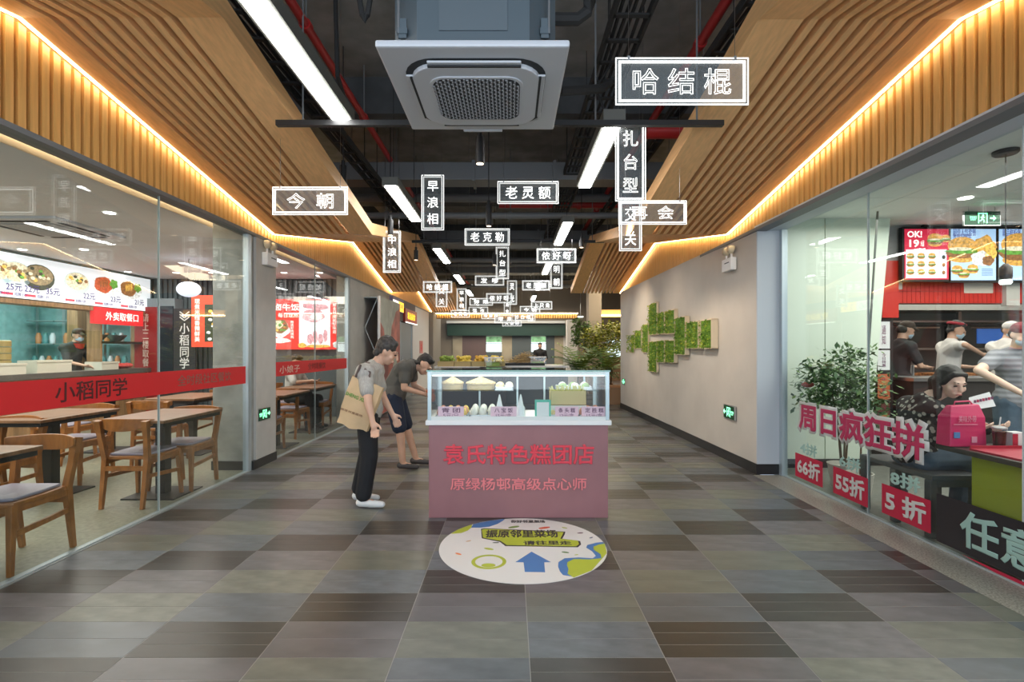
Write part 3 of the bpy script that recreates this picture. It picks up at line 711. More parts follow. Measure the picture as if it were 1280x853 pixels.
# ================================================================== EXIT SIGNS, EMERGENCY LAMPS
exg = M('exit_green', (.01, .07, .03), .4); exw = M('exit_glow', (.25, 1, .5), emit=1.6, nosample=True)
def exit_sign(loc, rz, label, w_=.30, h_=.14, arrow=1):
    t = E('exit_sign', label, 'exit sign', loc, rz)
    MB().box(-w_/2-.008, w_/2+.008, 0, .02, -h_/2-.008, h_/2+.008).build('case', steel, t)
    MB().box(-w_/2, w_/2, -.004, 0, -h_/2, h_/2).build('face', exg, t)
    k = h_
    m = MB(); y0, y1 = -.006, -.004
    a = arrow
    m.prism([(a*.55*k, .06*k), (a*.8*k, .06*k), (a*.8*k, .2*k), (a*1.0*k, 0), (a*.8*k, -.2*k), (a*.8*k, -.06*k), (a*.55*k, -.06*k)], y0, y1, 'y').build('arrow', exw, t)
    m = MB()
    for (x0, x1, z0, z1) in ((-.34, -.28, -.38, .38), (.28, .34, -.38, .38), (-.34, .34, .32, .38)): m.box(x0*k, x1*k, y0, y1, z0*k, z1*k)
    m.build('doorway', exw, t)
    m = MB().disc(.02*k, .2*k, .07*k, .07*k, y0, y1, 10)
    for (p, q) in (((0, .14), (-.06, -.05)), ((-.06, -.05), (.1, -.15)), ((.1, -.15), (.08, -.32)), ((-.06, -.05), (-.14, -.2)), ((-.14, -.2), (-.24, -.2)), ((0, .1), (.14, .04)), ((0, .1), (-.16, .06))):
        m.bar((p[0]*k, -.005, p[1]*k), (q[0]*k, -.005, q[1]*k), .06*k, .002, up=(0, 1, 0))
    m.build('running_figure', exw, t)
    text('安全出口', .03, exw, t, 'lettering', (-a*.72*k, -.005, .06*k), .001, width=.5*k); text('EXIT', .02, exw, t, 'lettering', (-a*.72*k, -.005, -.12*k), .001, width=.4*k)
    return t
exit_sign((2.645, 6.20, .86-.26), -PI/2-.02, 'green running man exit sign low on the beige right wall', .30, .15, -1)
exit_sign((-2.896, 6.03, .60), PI/2, 'green running man exit sign low on the left painted pier', .28, .13)
exit_sign((2.565, 11.6, .62), -PI/2-.02, 'tiny green exit sign at the far end of the right wall', .28, .14, -1)
t = exit_sign((X(1228, 5.4), 5.4, Z(273, 5.4)), 0, 'green exit sign hanging from the burger shop ceiling', .37, .14)
for x in (-.14, .14): MB().tube([(x, .01, .075), (x, .01, 2.87-Z(273, 5.4))], .004, 5).build('hanger_rod', steel, t)
t = exit_sign((4.40, 6.27, 2.42), 0, 'small exit sign half hidden behind the menu screens', .2, .16)
def emergency(loc, rz, label):
    t = E('emergency_light', label, 'emergency light', loc, rz)
    MB().box(-.13, .13, -.07, 0, -.15, .0).build('case', white, t, bevel=.01)
    MB().box(-.04, .08, -.074, -.07, -.06, -.05).build('print_line', acd, t)
    for s in (-1, 1):
        MB().tube([(s*.07, -.035, 0), (s*.07, -.035, .05)], .012, 8).build('neck', white, t)
        o = MB().lathe([(.03, .03), (.05, .0), (.052, -.03), (.045, -.035)], n=16).build('lamp_head', M('lamp_rim', (.6, .52, .36), .4), t); o.location = (s*.07, -.05, .1); o.rotation_euler = (PI/2-.2, 0, 0)
emergency((-2.9, 6.1, 2.5), PI/2, 'white twin head emergency light high on the left pier')
emergency((2.66, 6.15, 2.45), -PI/2, 'white twin head emergency light high on the right wall')
# ================================================================== PASTRY COUNTER
CY = 4.14
pinkm = M('pink_panel', (.30, .135, .145), .45, var=.08, vs=3)
cwh = M('counter_white', (.80, .80, .80), .3)
t = E('display_counter', 'pink market counter with a glass showcase on top in the middle of the corridor', 'display counter', (.065, CY, 0))
MB().box(-.725, .725, 0, .68, 0, .75).build('base_cabinet', pinkm, t, bevel=.004)
MB().box(-.75, .75, -.02, .70, .752, .79).build('countertop', cwh, t, bevel=.005)
redl = M('red_letters', (.72, .05, .08), .4)
text('袁氏特色糕团店', .2, redl, t, 'lettering', (0, -.006, .515), .012, bold=.004, width=1.22, height=.165)
text('原绿杨邨高级点心师', .15, M('pink_letters', (.80, .22, .24), .4), t, 'lettering', (.0, -.005, .275), .008, bold=.002, width=1.10, height=.10)
gz0, gz1 = .79, 1.185
ge = M('glass_edge', (.25, .48, .42), .15)
f = MB()
for x in (-.72, .72):
    for y in (.012, .648): f.box(x-.014, x+.014, y-.014, y+.014, gz0, gz1)
f.build('corner_posts', alu, t)
MB().box(-.72, .72, .0, .025, gz1-.03, gz1-.004).build('top_rail', M('light_rail', (.8, .86, .85), .25), t)
MB().box(-.72, .72, .0, .02, gz0, gz0+.03).build('bottom_rail', cwh, t)
MB().box(-.70, .70, .04, .06, gz1-.04, gz1-.025).build('light_strip', M('case_light', (.9, 1, .95), emit=3), t)
MB().box(-.735, .735, -.005, .005, gz0, gz1).build('front_glass', G_CASE, t)
MB().box(-.735, -.725, .005, .66, gz0, gz1).build('side_glass', G_CASE, t); MB().box(.725, .735, .005, .66, gz0, gz1).build('side_glass', G_CASE, t)
MB().box(-.74, .74, -.01, .67, gz1, gz1+.008).build('top_glass', G_CASE, t)
MB().box(-.742, .742, -.012, -.004, gz1-.002, gz1+.01).build('glass_edge', ge, t)
MB().box(-.70, .0, .28, .6, 1.0, 1.006).build('glass_shelf', G_CASE, t)
MB().box(.25, .70, .28, .6, 1.0, 1.006).build('glass_shelf', G_CASE, t)
for x in (-.35, .0, .25, .62): MB().box(x-.008, x+.008, .6, .62, gz0, gz1).build('upright', alu, t)
tx, ty = .065, CY
# price cards
pkm = M('pink_card', (.85, .55, .66), .5); ink = M('dark_ink', (.18, .05, .12), .5)
for x, w_, a, b, lab in ((-.55, .21, '青团', '5元/只', 'pink price card at the left end of the showcase'), (-.12, .21, '八宝饭', '15元/盒', 'pink price card left of the green framed card'), (.395, .19, '条头糕', '12元/盒', 'pink price card right of the green framed card'), (.62, .21, '定胜糕', '15元/盒', 'pink price card at the right end of the showcase')):
    p = E('price_card', lab, 'price card', (tx+x, ty+.035, .792), 0, 'pink price cards inside the showcase')
    MB().box(-w_/2, w_/2, 0, .003, 0, .105).build('card', pkm, p, bevel=.001)
    text(' '.join(a), .04, ink, p, 'lettering', (0, -.001, .075), .001, bold=.0008, width=w_*.72); text(b, .035, ink, p, 'lettering', (0, -.001, .032), .001, width=w_*.6)
    MB().box(-w_/2+.01, w_/2-.01, .003, .03, 0, .004).build('foot', pkm, p)
p = E('payment_stand', 'green framed white stand card in the middle of the showcase', 'stand card', (tx+.20, ty+.04, .792))
MB().box(-.065, .065, 0, .006, 0, .16).build('frame', M('mint_green', (.08, .5, .36), .4), p); MB().box(-.05, .05, -.002, 0, .02, .14).build('card', cwh, p); MB().box(-.05, .05, .006, .05, 0, .006).build('foot', M('mint_green'), p)
for x, lab, tip in ((.02, 'white cone tipped bottle standing in the showcase', 1), (-.155, 'white squeeze bottle behind the second price card', 1)):
    b = E('squeeze_bottle', lab, 'bottle', (tx+x, ty+.09, .792))
    MB().lathe([(.034, 0), (.036, .01), (.036, .085), (.03, .1), (.012, .1)], n=14).build('bottle_body', M('milky', (.72, .76, .78), .3), b); MB().lathe([(.026, .1), (.006, .19), (.003, .2)], n=12).build('nozzle', M('milky'), b)
# trays of cakes
trm = M('foam_tray', (.62, .66, .72), .4); leafy = M('leaf_green', (.16, .26, .05), .5); cakec = [M('cake_cream', (.72, .58, .30), .6, var=.3, vs=30), M('cake_rose', (.6, .25, .16), .6, var=.3, vs=30), M('cake_yellow', (.72, .50, .12), .6, var=.3, vs=30), M('cake_white', (.72, .7, .62), .6, var=.1, vs=30), M('cake_green', (.22, .32, .12), .5)]
def cake_tray(x, y, z, w_, d_, nx, ny, cm, label, h=.03, r=.035):
    p = E('pastry_tray', label, 'tray', (tx+x, ty+y, z), 0, 'trays in the glass showcase')
    MB().box(-w_/2, w_/2, -d_/2, d_/2, 0, .008).box(-w_/2, w_/2, -d_/2, -d_/2+.008, .008, .03).box(-w_/2, w_/2, d_/2-.008, d_/2, .008, .03).box(-w_/2, -w_/2+.008, -d_/2, d_/2, .008, .03).box(w_/2-.008, w_/2, -d_/2, d_/2, .008, .03).build('tray', trm, p)
    for i in range(nx):
        for j in range(ny):
            cxx = tx+x-w_/2+w_*(i+.5)/nx+random.uniform(-.005, .005); cyy = ty+y-d_/2+d_*(j+.5)/ny
            o = MB().ell((0, 0, h*.8), (min(r, w_/nx*.46), min(r, d_/ny*.46), h), 10, 6).build('rice_cake', cm[(i+j) % len(cm)], None, loc=(cxx, cyy, z+.009))
            tag(o, 'small steamed rice cake on the %s' % label, 'rice cake', 'rice cakes on the %s' % label)
cake_tray(-.55, .2, .792, .26, .26, 4, 3, [cakec[1], cakec[2]], 'leftmost front showcase tray', .045)
cake_tray(-.26, .22, .792, .28, .28, 4, 3, [cakec[3]], 'front showcase tray of white cakes', .05)
cake_tray(.36, .24, .792, .22, .28, 3, 3, [cakec[0], cakec[2]], 'cream tray behind the white box', .035)
cake_tray(.60, .22, .792, .2, .26, 3, 3, [cakec[1]], 'rightmost front showcase tray', .045)
cake_tray(-.12, .44, 1.007, .16, .26, 2, 3, [cakec[0], cakec[3]], 'narrow showcase shelf tray beside the larger straw lid')
cake_tray(.5, .44, 1.007, .3, .26, 3, 2, [cakec[4], cakec[3]], 'rightmost showcase shelf tray')
straw = M('straw', (.55, .40, .19), .7, var=.3, vs=40)
for x, r_, lab in ((-.58, .10, 'smaller straw cone lid at the left of the showcase'), (-.33, .135, 'larger straw cone lid next to the showcase centre')):
    tag(MB().lathe([(r_, 0), (r_*.98, .012), (.02, .055), (.004, .062)], n=24).build('straw_lid', straw, None, loc=(tx+x, ty+.44, 1.058)), lab, 'straw lid')
    tag(MB().lathe([(r_*.9, 0), (r_*.92, .004), (r_*.92, .046), (r_*.85, .05)], n=20).build('steamer_basket', M('bamboo', (.42, .30, .12), .6), None, loc=(tx+x, ty+.44, 1.007)), 'bamboo basket under the %s' % lab.split(' at ')[0].split(' next')[0], 'steamer basket')
kraft = M('kraft_card', (.52, .42, .2), .7)
p = E('cardboard_box', 'open brown cardboard box on the right side of the showcase', 'box', (tx+.42, ty+.13, .896))
MB().box(-.15, .15, 0, .004, 0, .12).box(-.15, .15, .13, .134, 0, .12).box(-.15, -.146, 0, .134, 0, .12).box(.146, .15, 0, .134, 0, .12).box(-.15, .15, 0, .134, 0, .004).build('carton', kraft, p)
mb = MB()
for i in range(90): 
    x = random.uniform(-.13, .13); y = random.uniform(.01, .12); mb.bar((x, y, .05), (x+random.uniform(-.05, .05), y+random.uniform(-.02, .02), random.uniform(.12, .165)), .012, .002)
mb.build('straw_filling', M('straw_green', (.45, .42, .1), .7), p, kind='stuff')
tag(MB().box(-.15, .15, 0, .14, 0, .1).build('foam_box', M('foam_white', (.75, .75, .7), .7), None, bevel=.004, loc=(tx+.42, ty+.13, .795)), 'low white box carrying the brown cardboard box in the showcase', 'box')
# ================================================================== FLOOR DECAL
t = E('floor_decal', 'round white floor sticker with blue arrow in front of the pink counter', 'floor sticker', (.085, 3.55, 0))
dw = M('decal_white', (.66, .65, .64), .4); db = M('decal_blue', (.05, .17, .42), .4); dg_ = M('decal_green', (.40, .46, .03), .4); dk = M('decal_black', (.03, .03, .03), .4)
R = .575
MB().prism([(R*math.cos(2*PI*i/96), R*math.sin(2*PI*i/96)) for i in range(96)], .0, .002).build('round_sheet', dw, t)
def dpoly(name, pts, m, z=.0024, clip=True):
    q = []
    for x, y in pts:
        d = math.hypot(x, y)
        if clip and d > R*.998: x, y = x*R*.998/d, y*R*.998/d
        q.append((x, y))
    MB().prism(q, .002, z).build(name, m, t)
def D(px, py):        # photo pixel on the floor to decal coordinates
    Y = 876.8/(py-436); return ((px-638)/640*Y-.085, Y-3.55)
def dscale(u, v): return D(530+u*250/1280, 640+v*100/512)
def dd(name, uv, m, z): dpoly(name, [dscale(*p) for p in uv], m, z)
dd('blue_patch', [(300, 75), (330, 66), (420, 50), (515, 44), (505, 60), (470, 80), (420, 97), (360, 104), (300, 104)], db, .0024)
dd('green_patch', [(165, 140), (190, 118), (235, 95), (300, 80), (302, 104), (280, 122), (240, 138), (180, 143)], dg_, .0026)
dd('blue_patch', [(1160, 195), (1105, 200), (1045, 215), (1038, 232), (1075, 255), (1100, 285), (1080, 300), (990, 295), (900, 300), (860, 325), (858, 355), (870, 385), (890, 408), (960, 420), (1080, 380), (1190, 270), (1180, 220)], db, .0024)
dd('green_patch', [(1165, 207), (1120, 212), (1085, 225), (1085, 245), (1130, 275), (1135, 300), (1060, 308), (960, 305), (918, 325), (915, 345), (925, 370), (918, 400), (960, 425), (1080, 380), (1190, 270), (1180, 215)], dg_, .0026)
dd('banner_edge', [(365, 112), (385, 108), (905, 130), (900, 148), (885, 175), (1000, 190), (1005, 212), (985, 230), (520, 222), (485, 195), (370, 172)], dk, .0026)
dd('green_banner', [(370, 118), (388, 112), (895, 133), (872, 175), (985, 188), (992, 210), (975, 224), (530, 216), (490, 190), (378, 168)], dg_, .0029)
dd('arrow', [(688, 258), (812, 325), (770, 326), (775, 390), (645, 388), (637, 326), (585, 325)], db, .0026)
def dt(s, u0, u1, v0, v1):
    a = dscale(u0, (v0+v1)/2); b = dscale(u1, (v0+v1)/2); c = dscale((u0+u1)/2, v0); d = dscale((u0+u1)/2, v1)
    text(s, .1, dk, t, 'lettering', ((a[0]+b[0])/2, (a[1]+b[1])/2, .0033), .0005, bold=.003, width=b[0]-a[0], height=c[1]-d[1], flat=True)
dt('振原邻里菜场', 395, 855, 118, 168); dt('请往里走', 635, 945, 188, 216); dt('你好邻里菜场', 555, 775, 56, 74)
cx_, cy_ = dscale(415, 322)
def ringp(r0, r1, m, z, nm):
    n = 40; vs = []; fs = []
    for i in range(n):
        a = 2*PI*i/n
        for r in (r0, r1): vs += [(cx_+r*math.cos(a), cy_+r*math.sin(a), .002), (cx_+r*math.cos(a), cy_+r*math.sin(a), z)]
    for i in range(n):
        j = (i+1) % n; a, b = i*4, j*4
        fs += [(a+1, b+1, b+3, a+3), (a, a+1, b+1, b), (a+2, b+2, b+3, a+3)]
    MB().add(vs, fs).build(nm, m, t)
ringp(.088, .112, dg_, .0026, 'green_ring')
dpoly('leaf_mark', [(cx_+.045*math.cos(a), cy_-.055+.028*math.sin(a)) for a in [2*PI*i/20 for i in range(20)]], dg_, .0026)
veg = [(220, 272, .022, (.75, .2, .05), 'carrot_print'), (285, 190, .018, (.6, .4, .25), 'star_print'), (415, 240, .03, dg_, 'bean_print'), (905, 262, .022, (.1, .2, .05), 'cucumber_print'), (1000, 138, .02, (.12, .06, .1), 'aubergine_print'), (900, 105, .02, dg_, 'bean_print'), (1070, 168, .016, (.1, .12, .2), 'aubergine_print'), (770, 105, .04, (.65, .12, .06), 'tomato_print'), (575, 100, .04, (.2, .3, .08), 'cabbage_print'), (460, 200, .02, (.1, .12, .1), 'leaf_print'), (975, 278, .012, dg_, 'leaf_print')]
for i, (u, v, s_, c_, nm) in enumerate(veg):
    x, y = dscale(u, v); m_ = c_ if not isinstance(c_, tuple) else M('print_%d' % i, c_, .5)
    a0 = random.uniform(-.8, .8)
    dpoly(nm, [(x+s_*1.2*math.cos(a)*math.cos(a0)-s_*.5*math.sin(a)*math.sin(a0), y+s_*1.2*math.cos(a)*math.sin(a0)+s_*.5*math.sin(a)*math.cos(a0)) for a in [2*PI*k/14 for k in range(14)]], m_, .0025)
# ================================================================== MOSS PICTURES ON THE RIGHT WALL
mossm = [M('moss_%d' % i, c, .8, var=.4, vs=30) for i, c in enumerate(((.13, .27, .02), (.26, .40, .03), (.46, .52, .07)))]
boxm = M('moss_box_wood', (.72, .60, .42), .6)
mosses = [(62, 385, 85, 443, 'lowest at the far left end'), (83, 370, 108, 430, 'second from the far left'), (110, 350, 130, 443, 'third from the far left, under the tall one'), (130, 283, 158, 385, 'topmost tall one'), (130, 405, 158, 505, 'lowest hanging tall one'), (156, 312, 182, 383, 'upper middle, beside the topmost'), (182, 305, 215, 382, 'upper right of the white gap'), (156, 402, 182, 475, 'lower middle, beside the lowest'), (182, 402, 215, 475, 'lower right of the white gap'), (213, 327, 250, 450, 'tall one joining upper and lower rows'), (250, 342, 292, 430, 'second nearest to the front'), (297, 335, 335, 430, 'nearest to the front, rightmost')]
for (u0, v0, u1, v1, lab) in mosses:
    pa, pb = 760+.3866*u0, 760+.3866*u1; qa, qb = 270+.3866*v0, 270+.3866*v1
    xw = 2.57; ya = xw*640/(pa-638); yb = xw*640/(pb-638)   # ya far, yb near
    Yc = (ya+yb)/2; zt = Z(qa, Yc); zb_ = Z(qb, Yc); L = ya-yb; hh = zt-zb_
    xx = 2.68-.12*(Yc-5.58)/6.32
    t = E('moss_picture', 'framed moss picture on the beige wall, %s' % lab, 'moss picture', (xx, Yc, (zt+zb_)/2), -PI/2-.019, 'green moss pictures on the right wall')
    d_ = xx-xw
    m = MB(); a = L/2; b = hh/2
    m.box(-a, a, -d_, 0, b-.012, b).box(-a, a, -d_, 0, -b, -b+.012).box(-a, -a+.012, -d_, 0, -b, b).box(a-.012, a, -d_, 0, -b, b).build('frame', boxm, t)
    mb = [MB(), MB(), MB()]
    mb[0].box(-a+.012, a-.012, -d_+.01, 0, -b+.012, b-.012)
    for i in range(int(900*L*hh)+60):
        x = random.uniform(-a, a)*.93; z = random.uniform(-b, b)*.97; q = noise.noise(Vector((x*9, z*9, Yc)))
        r = random.uniform(.010, .022); dep = d_+random.uniform(.0, .035)+max(0, q)*.03
        k = min(2, max(0, int(1.3+q*3+random.uniform(-.8, .8))))
        ax = Vector((random.uniform(-1, 1), random.uniform(-.4, -1), random.uniform(-1, 1))).normalized(); u_ = ax.orthogonal().normalized()*r; v_ = ax.cross(u_).normalized()*r*.6
        c_ = Vector((x, -dep, z)); mb[k].add([c_-u_, c_+v_, c_+u_, c_-v_], [(0, 1, 2, 3)])
    for k in range(3): mb[k].build('moss', mossm[k], t, kind='stuff')
# ================================================================== SHOP TABLES AND CHAIRS
padm = M('seat_pad', (.30, .27, .34), .45)
def make_chair(label, loc, rz, group):
    t = E('dining_chair', label, 'chair', loc, rz, group)
    m = MB()
    seat = [(-.19, -.2), (.19, -.2), (.215, .0), (.21, .2), (.16, .225), (-.16, .225), (-.21, .2), (-.215, 0)]
    MB().prism(seat, .41, .44).build('seat', cham, t, bevel=.008)
    MB().prism([(x*.88, y*.88) for x, y in seat], .441, .462).build('seat_pad', padm, t, bevel=.009)
    for s in (-1, 1):
        MB().bar((s*.19, .19, .42), (s*.205, .215, 0), .042, .042, .028, .028, up=(0, 1, 0)).build('leg', cham, t, bevel=.005)
        mm = MB(); P = [(s*.175, -.26, 0), (s*.18, -.205, .42), (s*.195, -.235, .6), (s*.20, -.26, .755)]
        for (a, b, w0, w1) in ((P[0], P[1], .028, .042), (P[1], P[2], .042, .038), (P[2], P[3], .038, .05)): mm.bar(a, b, w0, w0, w1, w1, up=(0, 1, 0))
        mm.build('leg', cham, t)
        MB().bar((s*.185, -.21, .27), (s*.198, .2, .24), .02, .032, up=(0, 0, 1)).build('side_stretcher', cham, t)
        MB().bar((s*.185, -.2, .395), (s*.195, .19, .395), .022, .045, up=(0, 0, 1)).build('seat_rail', cham, t)
    MB().bar((-.18, -.225, .34), (.18, -.225, .34), .04, .022, up=(0, 1, 0)).build('back_stretcher', cham, t)
    MB().bar((-.19, .195, .395), (.19, .195, .395), .045, .022, up=(0, 1, 0)).build('seat_rail', cham, t)
    # curved top rail
    vs = []; fs = []; n = 12
    for i in range(n+1):
        a = -1 + 2*i/n; x = a*.235; y = -.285 + .085*a*a; zt = .775-.012*a*a; zb = .665+.045*abs(a)**2.5
        th = .02
        for (yy, zz) in ((y-th/2, zb), (y+th/2, zb), (y+th/2, zt), (y-th/2, zt)): vs.append((x, yy, zz))
    for i in range(n):
        for j in range(4): fs.append((i*4+j, i*4+(j+1) % 4, (i+1)*4+(j+1) % 4, (i+1)*4+j))
    fs += [(3, 2, 1, 0), tuple(n*4+j for j in range(4))]
    MB().add(vs, fs).build('backrest', cham, t, bevel=.006)
    return t
GC = 'wooden chairs in the left eatery'
chairs = [((-3.19, 3.27, .004), PI, 'nearest wooden chair, cut by the left edge, back to the middle of the eatery'),
 ((-3.31, 4.62, 0), 0, 'wooden chair with lilac pad facing away, right at the glass in the middle'),
 ((-3.25, 5.10, 0), PI, 'wooden chair behind the glass-side table, facing the camera by the grey pier'),
 ((-4.5, 5.32, 0), PI, 'wooden chair facing the camera behind the second row table'),
 ((-4.35, 4.30, 0), PI-.1, 'wooden chair at the left edge, its top rail just above the nearest chair'),
 ((-4.2, 6.15, 0), .1, 'wooden chair seen from behind at the far table before the banners'),
 ((-4.2, 7.35, 0), PI, 'wooden chair on the far side of the table before the banners'),
 ((-5.4, 6.2, 0), 0, 'wooden chair by the counter, partly behind the red band'),
 ((-3.42, 7.98, 0), 0, 'wooden chair seen from behind through the second window'),
 ((-3.42, 9.0, 0), PI, 'wooden chair on the far side of the table in the second window'),
 ((-3.25, 6.75, 0), .2, 'wooden chair cut by the painted pier in the second window'),
 ((-4.15, 8.1, 0), -.3, 'wooden chair deeper inside the second window')]
c0 = None
for loc, rz, lab in chairs:
    if c0 is None: c0 = make_chair(lab, loc, rz, GC); c = c0
    else: c = copy_tree(c0); c.location = loc; c.rotation_euler = (0, 0, rz); c['label'] = lab
def make_table(label, loc, L=.9, W=.62):
    t = E('cafe_table', label, 'table', loc, 0, 'wood topped pedestal tables in the left eatery')
    MB().box(-W/2, W/2, -L/2, L/2, .725, .752).build('tabletop', tblw, t, bevel=.006)
    MB().box(-W/2+.02, W/2-.02, -L/2+.02, L/2-.02, .69, .724).build('apron', black, t)
    MB().box(-.045, .045, -.045, .045, .012, .69).build('column', black, t)
    MB().box(-.24, .24, -.22, .22, 0, .012).build('base_plate', black, t)
    MB().box(-.14, .14, -.14, .14, .675, .69).build('top_plate', black, t)
    return t
t0 = make_table('nearest wood topped table cut by the left edge of the photo', (-3.30, 2.83, 0), .9)
for loc, lab in (((-3.28, 4.84, 0), 'wood topped table by the glass between two facing chairs'), ((-4.35, 4.85, 0), 'wood topped table in the second row, left of the glass-side one'), ((-4.2, 6.75, 0), 'wood topped table before the tall banners'), ((-5.4, 6.9, 0), 'wood topped table by the serving counter'), ((-3.35, 8.5, 0), 'wood topped table in the second window beyond the chair'), ((-3.3, 7.2, 0), 'wood topped table cut by the painted pier in the second window')):
    c = copy_tree(t0); c.location = loc; c['label'] = lab
# ================================================================== LEFT EATERY: menu boxes, counter, banners
mw = M('menu_white', (.80, .82, .86), emit=.5); foodc = {k: M('food_'+k, v, .5, emit=.4, nosample=True, var=.4, vs=40) for k, v in dict(bowl=(.30, .22, .12), green=(.12, .35, .05), red=(.5, .09, .03), brown=(.28, .12, .04), cream=(.8, .7, .5), dark=(.04, .05, .03), bun=(.75, .38, .08), gold=(.85, .5, .1), white=(.9, .9, .88), pink=(.8, .4, .45), yellow=(.9, .7, .1)).items()}
t = E('menu_lightbox', 'long white backlit menu board with dishes over the kitchen window', 'menu board', (-7.1, 8.0, 0), PI/2)
MB().box(-2.2, 2.1, .002, .1, 2.09, 2.74).build('case', black, t)
MB().box(-2.19, 2.09, -.004, 0, 2.10, 2.73).build('face', mw, t)
def at_menu(px): return 7.1*640/(638-px) - 8.0
def clip_disc(name, cx, cz, rx, rz, m, lay, p, n=18, wob=0):
    y = -.004 - .003*lay
    pts = []
    for i in range(n):
        a = 2*PI*i/n; k = 1+wob*math.sin(5*a+cx*9)
        pts.append((cx+rx*k*math.cos(a), cz+rz*k*math.sin(a)))
    return MB().prism(pts, y-.002, y+.001, 'y').build(name, m, p)
dish = [(-4, 'x'), (20, 'noodle'), (48, 'clam'), (96, 'soup'), (131, 'red'), (162, 'brown')]
inkp = M('menu_ink', (.08, .05, .25), .5); 
price = {0: '25元', 1: '22元', 2: '35元', 3: '22元', 4: '23元', 5: '21元'}
for i, (px, k) in enumerate(dish):
    x = at_menu(px); zc = 2.46
    if k in ('x', 'noodle', 'clam', 'soup'):
        r = .27 if k == 'clam' else .25
        clip_disc('bowl_print', x, zc-.02, r, r*.72, foodc['dark'] if k == 'clam' else M('bowl_rim', (.45, .5, .5), .5, emit=.6, nosample=True), 1, t)
        clip_disc('broth_print', x, zc+.01, r*.88, r*.55, foodc['bowl'] if k == 'clam' else foodc['cream'], 2, t)
        for j in range(16):
            a = random.uniform(0, 6.28); q = random.uniform(0, r*.7)
            clip_disc('garnish_print', x+q*math.cos(a), zc+.02+q*.55*math.sin(a), .035, .025, foodc[random.choice(['cream', 'gold', 'dark', 'green', 'brown', 'bowl'])], 3+j*.1, t, 8)
    else:
        clip_disc('plate_print', x, zc, .31, .17, foodc['white'], 1, t); clip_disc('meat_print', x-.04, zc+.02, .2, .14, foodc[k], 2, t, wob=.06)
        clip_disc('greens_print', x+.19, zc+.06, .09, .08, foodc['green'], 2.5, t, wob=.15)
        for j in range(4): clip_disc('slice_print', x-.1+.045*j, zc+.03+.01*j, .014, .07, foodc['brown' if k == 'red' else 'gold'], 3, t, 8)
    MB().box(x-.22, x-.05, -.008, -.004, 2.135, 2.17).build('red_label', M('menu_red', (.7, .05, .08), emit=.6, nosample=True), t)
    text('招牌小炒', .04, inkp, t, 'lettering', (x+.07, -.009, 2.153), .002, width=.2, height=.05); text(price[i], .08, inkp, t, 'lettering', (x+.24, -.009, 2.25), .002, bold=.001, width=.24, height=.11)
t = E('takeaway_sign', 'red lit sign reading 外卖取餐口 under the menu board', 'sign', (-7.1, 0, 0), PI/2)
ya, yb = 8.72, 9.87
MB().box(ya, yb, -.02, .06, 1.80, 2.085).build('case', M('lit_red', (.68, .02, .025), emit=.5), t)
text('外卖取餐口', .2, M('lit_white', (.9, .86, .8), emit=.8, nosample=True), t, 'lettering', ((ya+yb)/2+.05, -.024, 1.945), .004, bold=.001, width=.78, height=.15)
walnut = M('walnut_panel', (.30, .17, .08), .5, var=.3, vs=4, stretch=(6, 6, .5))
t = E('serving_counter', 'pale serving counter with a wooden surround under the menu board', 'counter', (-7.1, 8.0, 0), PI/2)
MB().box(-2.3, 2.1, -.02, .28, .0, .92).build('front', walnut, t)
MB().box(-2.3, 2.1, -.12, .3, .92, 1.0).build('worktop', M('dark_stone', (.1, .09, .08), .3), t)
MB().box(1.98, 2.1, .0, .3, 1.0, 2.085).build('wood_pier', walnut, t)
MB().box(-2.3, 2.1, .0, .3, 2.02, 2.085).build('wood_lintel', walnut, t)
MB().box(.95, 1.98, .05, .29, 1.46, 1.5).build('shelf', black, t)
MB().box(.93, .97, .05, .29, 1.0, 2.02).build('shelf_side', walnut, t)
MB().box(-8.4, -8.2, 9.7, 10.2, 0, 2.84).build('pillar_kitchen', walnut, None, kind='structure')
crm = M('crate_cream', (.62, .58, .48), .6)
for i, (y, w_, z, h_, lab) in enumerate(((7.2, .55, 1.0, .16, 'cream crate at the left end of the serving counter'), (7.95, .6, 1.0, .19, 'cream crate beside the cook on the serving counter'), (9.05, .38, 1.0, .14, 'small cream crate right of the cook'))):
    p = E('food_crate', lab, 'crate', (-7.07, y, z), PI/2)
    MB().box(-w_/2, w_/2, 0, .3, 0, .01).box(-w_/2, w_/2, 0, .012, .01, h_).box(-w_/2, w_/2, .288, .3, .01, h_).box(-w_/2, -w_/2+.012, .012, .288, .01, h_).box(w_/2-.012, w_/2, .012, .288, .01, h_).build('crate_body', crm, p); MB().box(-w_/2-.01, w_/2+.01, -.01, 0, h_-.03, h_).build('rim', crm, p)
bambm = M('bamboo', (.42, .30, .12), .6)
for i in range(5):
    tag(MB().lathe([(.14, 0), (.145, .005), (.145, .085), (.13, .095)], n=20).build('steamer_basket', bambm, None, loc=(-7.75, 7.75, 1.0+.1*i)), 'bamboo steamer basket, %s of the stack at the left of the kitchen' % ('bottom', 'second', 'middle', 'fourth', 'top')[i], 'steamer basket', 'stacked steamer baskets')
MB().box(-8.0, -7.5, 7.5, 8.0, .0, .995).build('trim_5', walnut, None, kind='structure')
for y, z, lab in ((9.1, 1.5, 'steel bowl on the shelf under the red takeaway sign'), (9.55, 1.5, 'large steel bowl on the shelf beside the wooden post')):
    tag(MB().lathe([(.06, 0), (.14, .08), (.17, .12), (.16, .12), (.05, .015)], n=18).build('steel_bowl', steel, None, loc=(-7.35, y, z)), lab, 'bowl')
